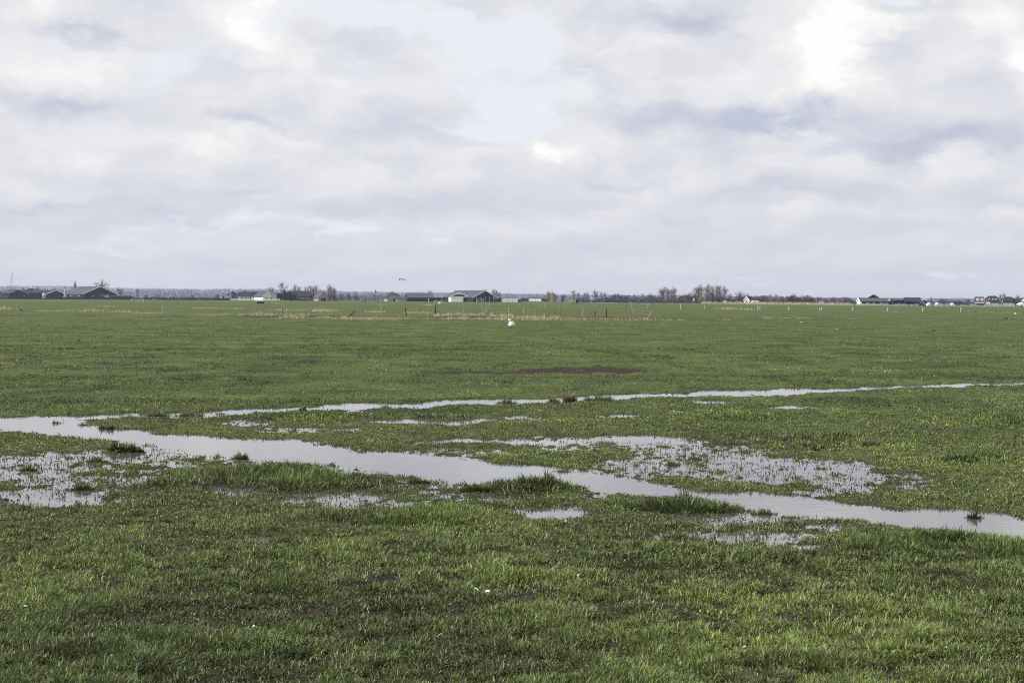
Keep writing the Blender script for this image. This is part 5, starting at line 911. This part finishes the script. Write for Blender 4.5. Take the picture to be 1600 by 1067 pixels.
# ---------------------------------------------------------------- sky, sun and air
SUN_EL, SUN_AZ = 40.0, -106.0       # degrees; azimuth from the viewing direction, negative = left (behind the left shoulder)
def build_world():
    w = bpy.data.worlds.new('World'); S.world = w; w.use_nodes = True; w.cycles.sampling_method = 'MANUAL'; w.cycles.sample_map_resolution = 512; nt = w.node_tree; N = nt.nodes.new; L = nt.links.new
    bg = nt.nodes['Background']
    def M(op, a, b=None, c=None, clamp=False):
        n = N('ShaderNodeMath'); n.operation = op; n.use_clamp = clamp
        for i, v in enumerate((a, b, c)):
            if v is None: continue
            if isinstance(v, (int, float)): n.inputs[i].default_value = v
            else: L(v, n.inputs[i])
        return n.outputs[0]
    def comb(x, y, z=0.0):
        n = N('ShaderNodeCombineXYZ')
        for i, v in enumerate((x, y, z)):
            if isinstance(v, (int, float)): n.inputs[i].default_value = v
            else: L(v, n.inputs[i])
        return n.outputs[0]
    def noise(v, sc, det, rough):
        n = N('ShaderNodeTexNoise'); n.inputs['Scale'].default_value = sc; n.inputs['Detail'].default_value = det; n.inputs['Roughness'].default_value = rough; L(v, n.inputs['Vector']); return n
    def smooth(a, b, x):
        n = N('ShaderNodeMapRange'); n.interpolation_type = 'SMOOTHSTEP'; n.inputs[1].default_value = a; n.inputs[2].default_value = b; L(x, n.inputs[0]); return n.outputs[0]
    tc = N('ShaderNodeTexCoord'); sp = N('ShaderNodeSeparateXYZ'); L(tc.outputs['Generated'], sp.inputs[0])
    az0 = M('ARCTAN2', sp.outputs[0], sp.outputs[1]); el0 = M('ARCSINE', sp.outputs[2])
    wn = noise(comb(M('MULTIPLY', az0, 16.0), M('MULTIPLY', el0, 26.0)), 1.0, 6, .6); ws = N('ShaderNodeSeparateColor'); L(wn.outputs['Color'], ws.inputs[0])
    az = M('MULTIPLY_ADD', M('SUBTRACT', ws.outputs[0], .5), .095, az0); el = M('MULTIPLY_ADD', M('SUBTRACT', ws.outputs[1], .5), .055, el0)
    e = M('POWER', M('ADD', M('MAXIMUM', el0, 0.0), .02), .6)
    def vec(da, de): return comb(M('MULTIPLY', M('ADD', az0, da), 6.5), M('MULTIPLY', M('ADD', e, de), 12.0), 3.3)
    def puff(da, de):
        # rounded cumulus heads: smooth cells whose borders are broken by the warp noise
        wv = N('ShaderNodeVectorMath'); wv.operation = 'MULTIPLY_ADD'; L(wn.outputs['Color'], wv.inputs[0]); wv.inputs[1].default_value = (.55, .55, 0); L(vec(da, de), wv.inputs[2])
        v = N('ShaderNodeTexVoronoi'); v.voronoi_dimensions = '2D'; v.feature = 'F1'; v.inputs['Scale'].default_value = 1.5; v.inputs['Detail'].default_value = 3; v.inputs['Roughness'].default_value = .52; L(wv.outputs[0], v.inputs['Vector'])
        return M('SUBTRACT', 1.0, v.outputs['Distance'])
    n1 = noise(vec(0, 0), 1.0, 9, .58).outputs['Fac']; n2 = noise(vec(-.03, .02), 1.0, 7, .58).outputs['Fac']
    p1, p2 = puff(0, 0), puff(-.016, .022)
    relief = M('MULTIPLY_ADD', M('SUBTRACT', p1, p2), 1.0, M('SUBTRACT', n1, n2))
    fine = noise(vec(.7, .3), 3.1, 7, .6).outputs['Fac']
    def blob(px, py, rx, ry, amp):
        a = math.atan((px - 800) / F); l = math.atan((yh(px) - py) / F * math.cos(a))
        qa = M('MULTIPLY', M('SUBTRACT', az, a), F / rx); qe = M('MULTIPLY', M('SUBTRACT', el, l), F / ry)
        q = M('ADD', M('MULTIPLY', qa, qa), M('MULTIPLY', qe, qe))
        return M('MULTIPLY', M('EXPONENT', M('MULTIPLY', q, -1.0)), amp)
    def total(bl):
        t = None
        for b in bl: v = blob(*b); t = v if t is None else M('ADD', t, v)
        return t
    gap = total([(770, 105, 95, 70, .34), (690, 50, 90, 45, .30), (480, 22, 130, 28, .30), (600, 10, 90, 20, .3), (230, 110, 40, 42, .1), (850, 40, 60, 50, .26), (1400, 2, 80, 16, .26), (560, 90, 50, 30, .1), (200, 170, 50, 22, .05)])
    light = total([(1310, 75, 42, 70, .9), (1250, 95, 90, 60, .35), (800, 187, 36, 19, 1.9), (855, 232, 34, 18, .9), (395, 55, 75, 42, .62), (100, 105, 95, 30, .45), (1000, 65, 120, 26, .3), (1590, 105, 30, 40, .62), (1390, 38, 40, 12, .5), (470, 90, 60, 18, .35), (980, 265, 30, 24, .32), (1065, 250, 24, 18, .35), (60, 30, 110, 25, .3), (250, 212, 90, 26, .25), (350, 232, 120, 16, .3), (1520, 245, 80, 14, .3), (880, 145, 24, 24, .4), (460, 215, 40, 18, .25), (120, 250, 100, 18, .15), (1270, 150, 60, 40, .3), (1540, 50, 80, 40, .25), (540, 300, 40, 14, .2),
                   (1140, 182, 160, 24, -1.05), (1300, 188, 110, 14, -.6), (1480, 222, 140, 24, -.72), (1350, 240, 80, 18, -.5), (1070, 28, 100, 17, -.72), (1110, 48, 50, 10, -.4), (345, 118, 52, 34, -.5), (380, 198, 62, 12, -.75), (110, 52, 90, 12, -.5), (185, 62, 45, 12, -.4), (120, 155, 110, 14, -.55), (465, 165, 40, 20, -.35), (350, 296, 140, 12, -.45), (80, 318, 90, 9, -.45), (270, 336, 70, 9, -.4), (620, 245, 60, 10, -.35), (1210, 305, 150, 16, -.4), (990, 288, 70, 8, -.35), (690, 35, 60, 16, -.35), (850, 318, 160, 12, -.25), (640, 170, 60, 40, -.18), (960, 160, 40, 30, -.3), (1590, 312, 60, 12, -.45), (660, 215, 70, 16, -.2)])
    cover = smooth(.35, .52, M('SUBTRACT', M('MULTIPLY_ADD', M('SUBTRACT', p1, .6), .22, n1), M('ADD', gap, -.22)))
    lowfade = M('EXPONENT', M('MULTIPLY', M('MAXIMUM', el0, 0.0), -1 / .075))
    contrast = M('MULTIPLY_ADD', lowfade, -.85, 1.0)
    lum = M('MULTIPLY_ADD', relief, .30, M('MULTIPLY_ADD', M('SUBTRACT', p1, .60), .17, M('MULTIPLY', light, .70)))
    lum = M('MULTIPLY_ADD', lum, contrast, M('MULTIPLY_ADD', lowfade, -.40, .66), True)
    r = N('ShaderNodeValToRGB'); L(lum, r.inputs['Fac']); el_ = r.color_ramp.elements
    stops = [(0, (194, 199, 217)), (.25, (210, 213, 225)), (.5, (225, 226, 233)), (.75, (240, 239, 241)), (1, (255, 255, 255))]
    while len(el_) < len(stops): el_.new(.5)
    for k, (p, c) in enumerate(stops): el_[k].position = p; el_[k].color = (*srgb(*c), 1)
    sk = N('ShaderNodeTexSky'); sk.sky_type = 'NISHITA'; sk.sun_disc = False; sk.sun_elevation = math.radians(SUN_EL); sk.sun_rotation = math.radians(SUN_AZ)
    sk.air_density = 1; sk.dust_density = 2.0; sk.ozone_density = 1
    def mixc(f, a, b):
        x = N('ShaderNodeMix'); x.data_type = 'RGBA'
        if isinstance(f, (int, float)): x.inputs[0].default_value = f
        else: L(f, x.inputs[0])
        for i, v in ((6, a), (7, b)):
            if isinstance(v, tuple): x.inputs[i].default_value = (*v, 1)
            else: L(v, x.inputs[i])
        return x.outputs[2]
    def scale(c, f):
        n = N('ShaderNodeVectorMath'); n.operation = 'SCALE'; L(c, n.inputs[0]); n.inputs['Scale'].default_value = f; return n.outputs[0]
    BG = .1
    thin = tuple(srgb(238, 242, 250) / BG)                    # milky veil over the blue
    clear = mixc(.95, sk.outputs[0], thin)
    col = mixc(cover, clear, scale(r.outputs['Color'], 1 / BG))
    L(col, bg.inputs['Color']); bg.inputs['Strength'].default_value = BG
build_world()
sl = bpy.data.lights.new('sun', 'SUN'); sl.energy = SUN_E; sl.angle = math.radians(.6); sl.color = (1, .955, .88)
so = bpy.data.objects.new('sun', sl); COL.objects.link(so)
a, e = math.radians(SUN_AZ), math.radians(SUN_EL)
sd = Vector((math.sin(a) * math.cos(e), math.cos(a) * math.cos(e), math.sin(e)))
so.rotation_euler = sd.to_track_quat('Z', 'Y').to_euler(); so.location = sd * 300
# the air: one even volume round everything
if HAZE > 0:
    hm = bpy.data.materials.new('haze_air'); hm.use_nodes = True; nt = hm.node_tree
    nt.nodes.remove(nt.nodes['Principled BSDF']); pv = nt.nodes.new('ShaderNodeVolumePrincipled')
    pv.inputs['Color'].default_value = (.72, .76, 1.0, 1); pv.inputs['Density'].default_value = HAZE; pv.inputs['Anisotropy'].default_value = .2
    nt.links.new(pv.outputs[0], nt.nodes['Material Output'].inputs['Volume'])
    hb = MB(); hb.box((0, 3300, -3), (100000, 13200, 36)); ho = hb.build('haze', hm); tag(ho, kind='stuff')
S.render.engine = 'CYCLES'
S.view_settings.view_transform = 'Standard'; S.view_settings.look = 'None'; S.view_settings.exposure = 0; S.view_settings.gamma = 1
S.cycles.use_denoising = True
S.cycles.denoiser = 'OPENIMAGEDENOISE'; S.cycles.denoising_input_passes = 'RGB_ALBEDO_NORMAL'; S.cycles.denoising_prefilter = 'NONE'
S.cycles.filter_width = 1.0
S.cycles.max_bounces = 6; S.cycles.diffuse_bounces = 3; S.cycles.transmission_bounces = 3; S.cycles.volume_bounces = 1; S.cycles.transparent_max_bounces = 4
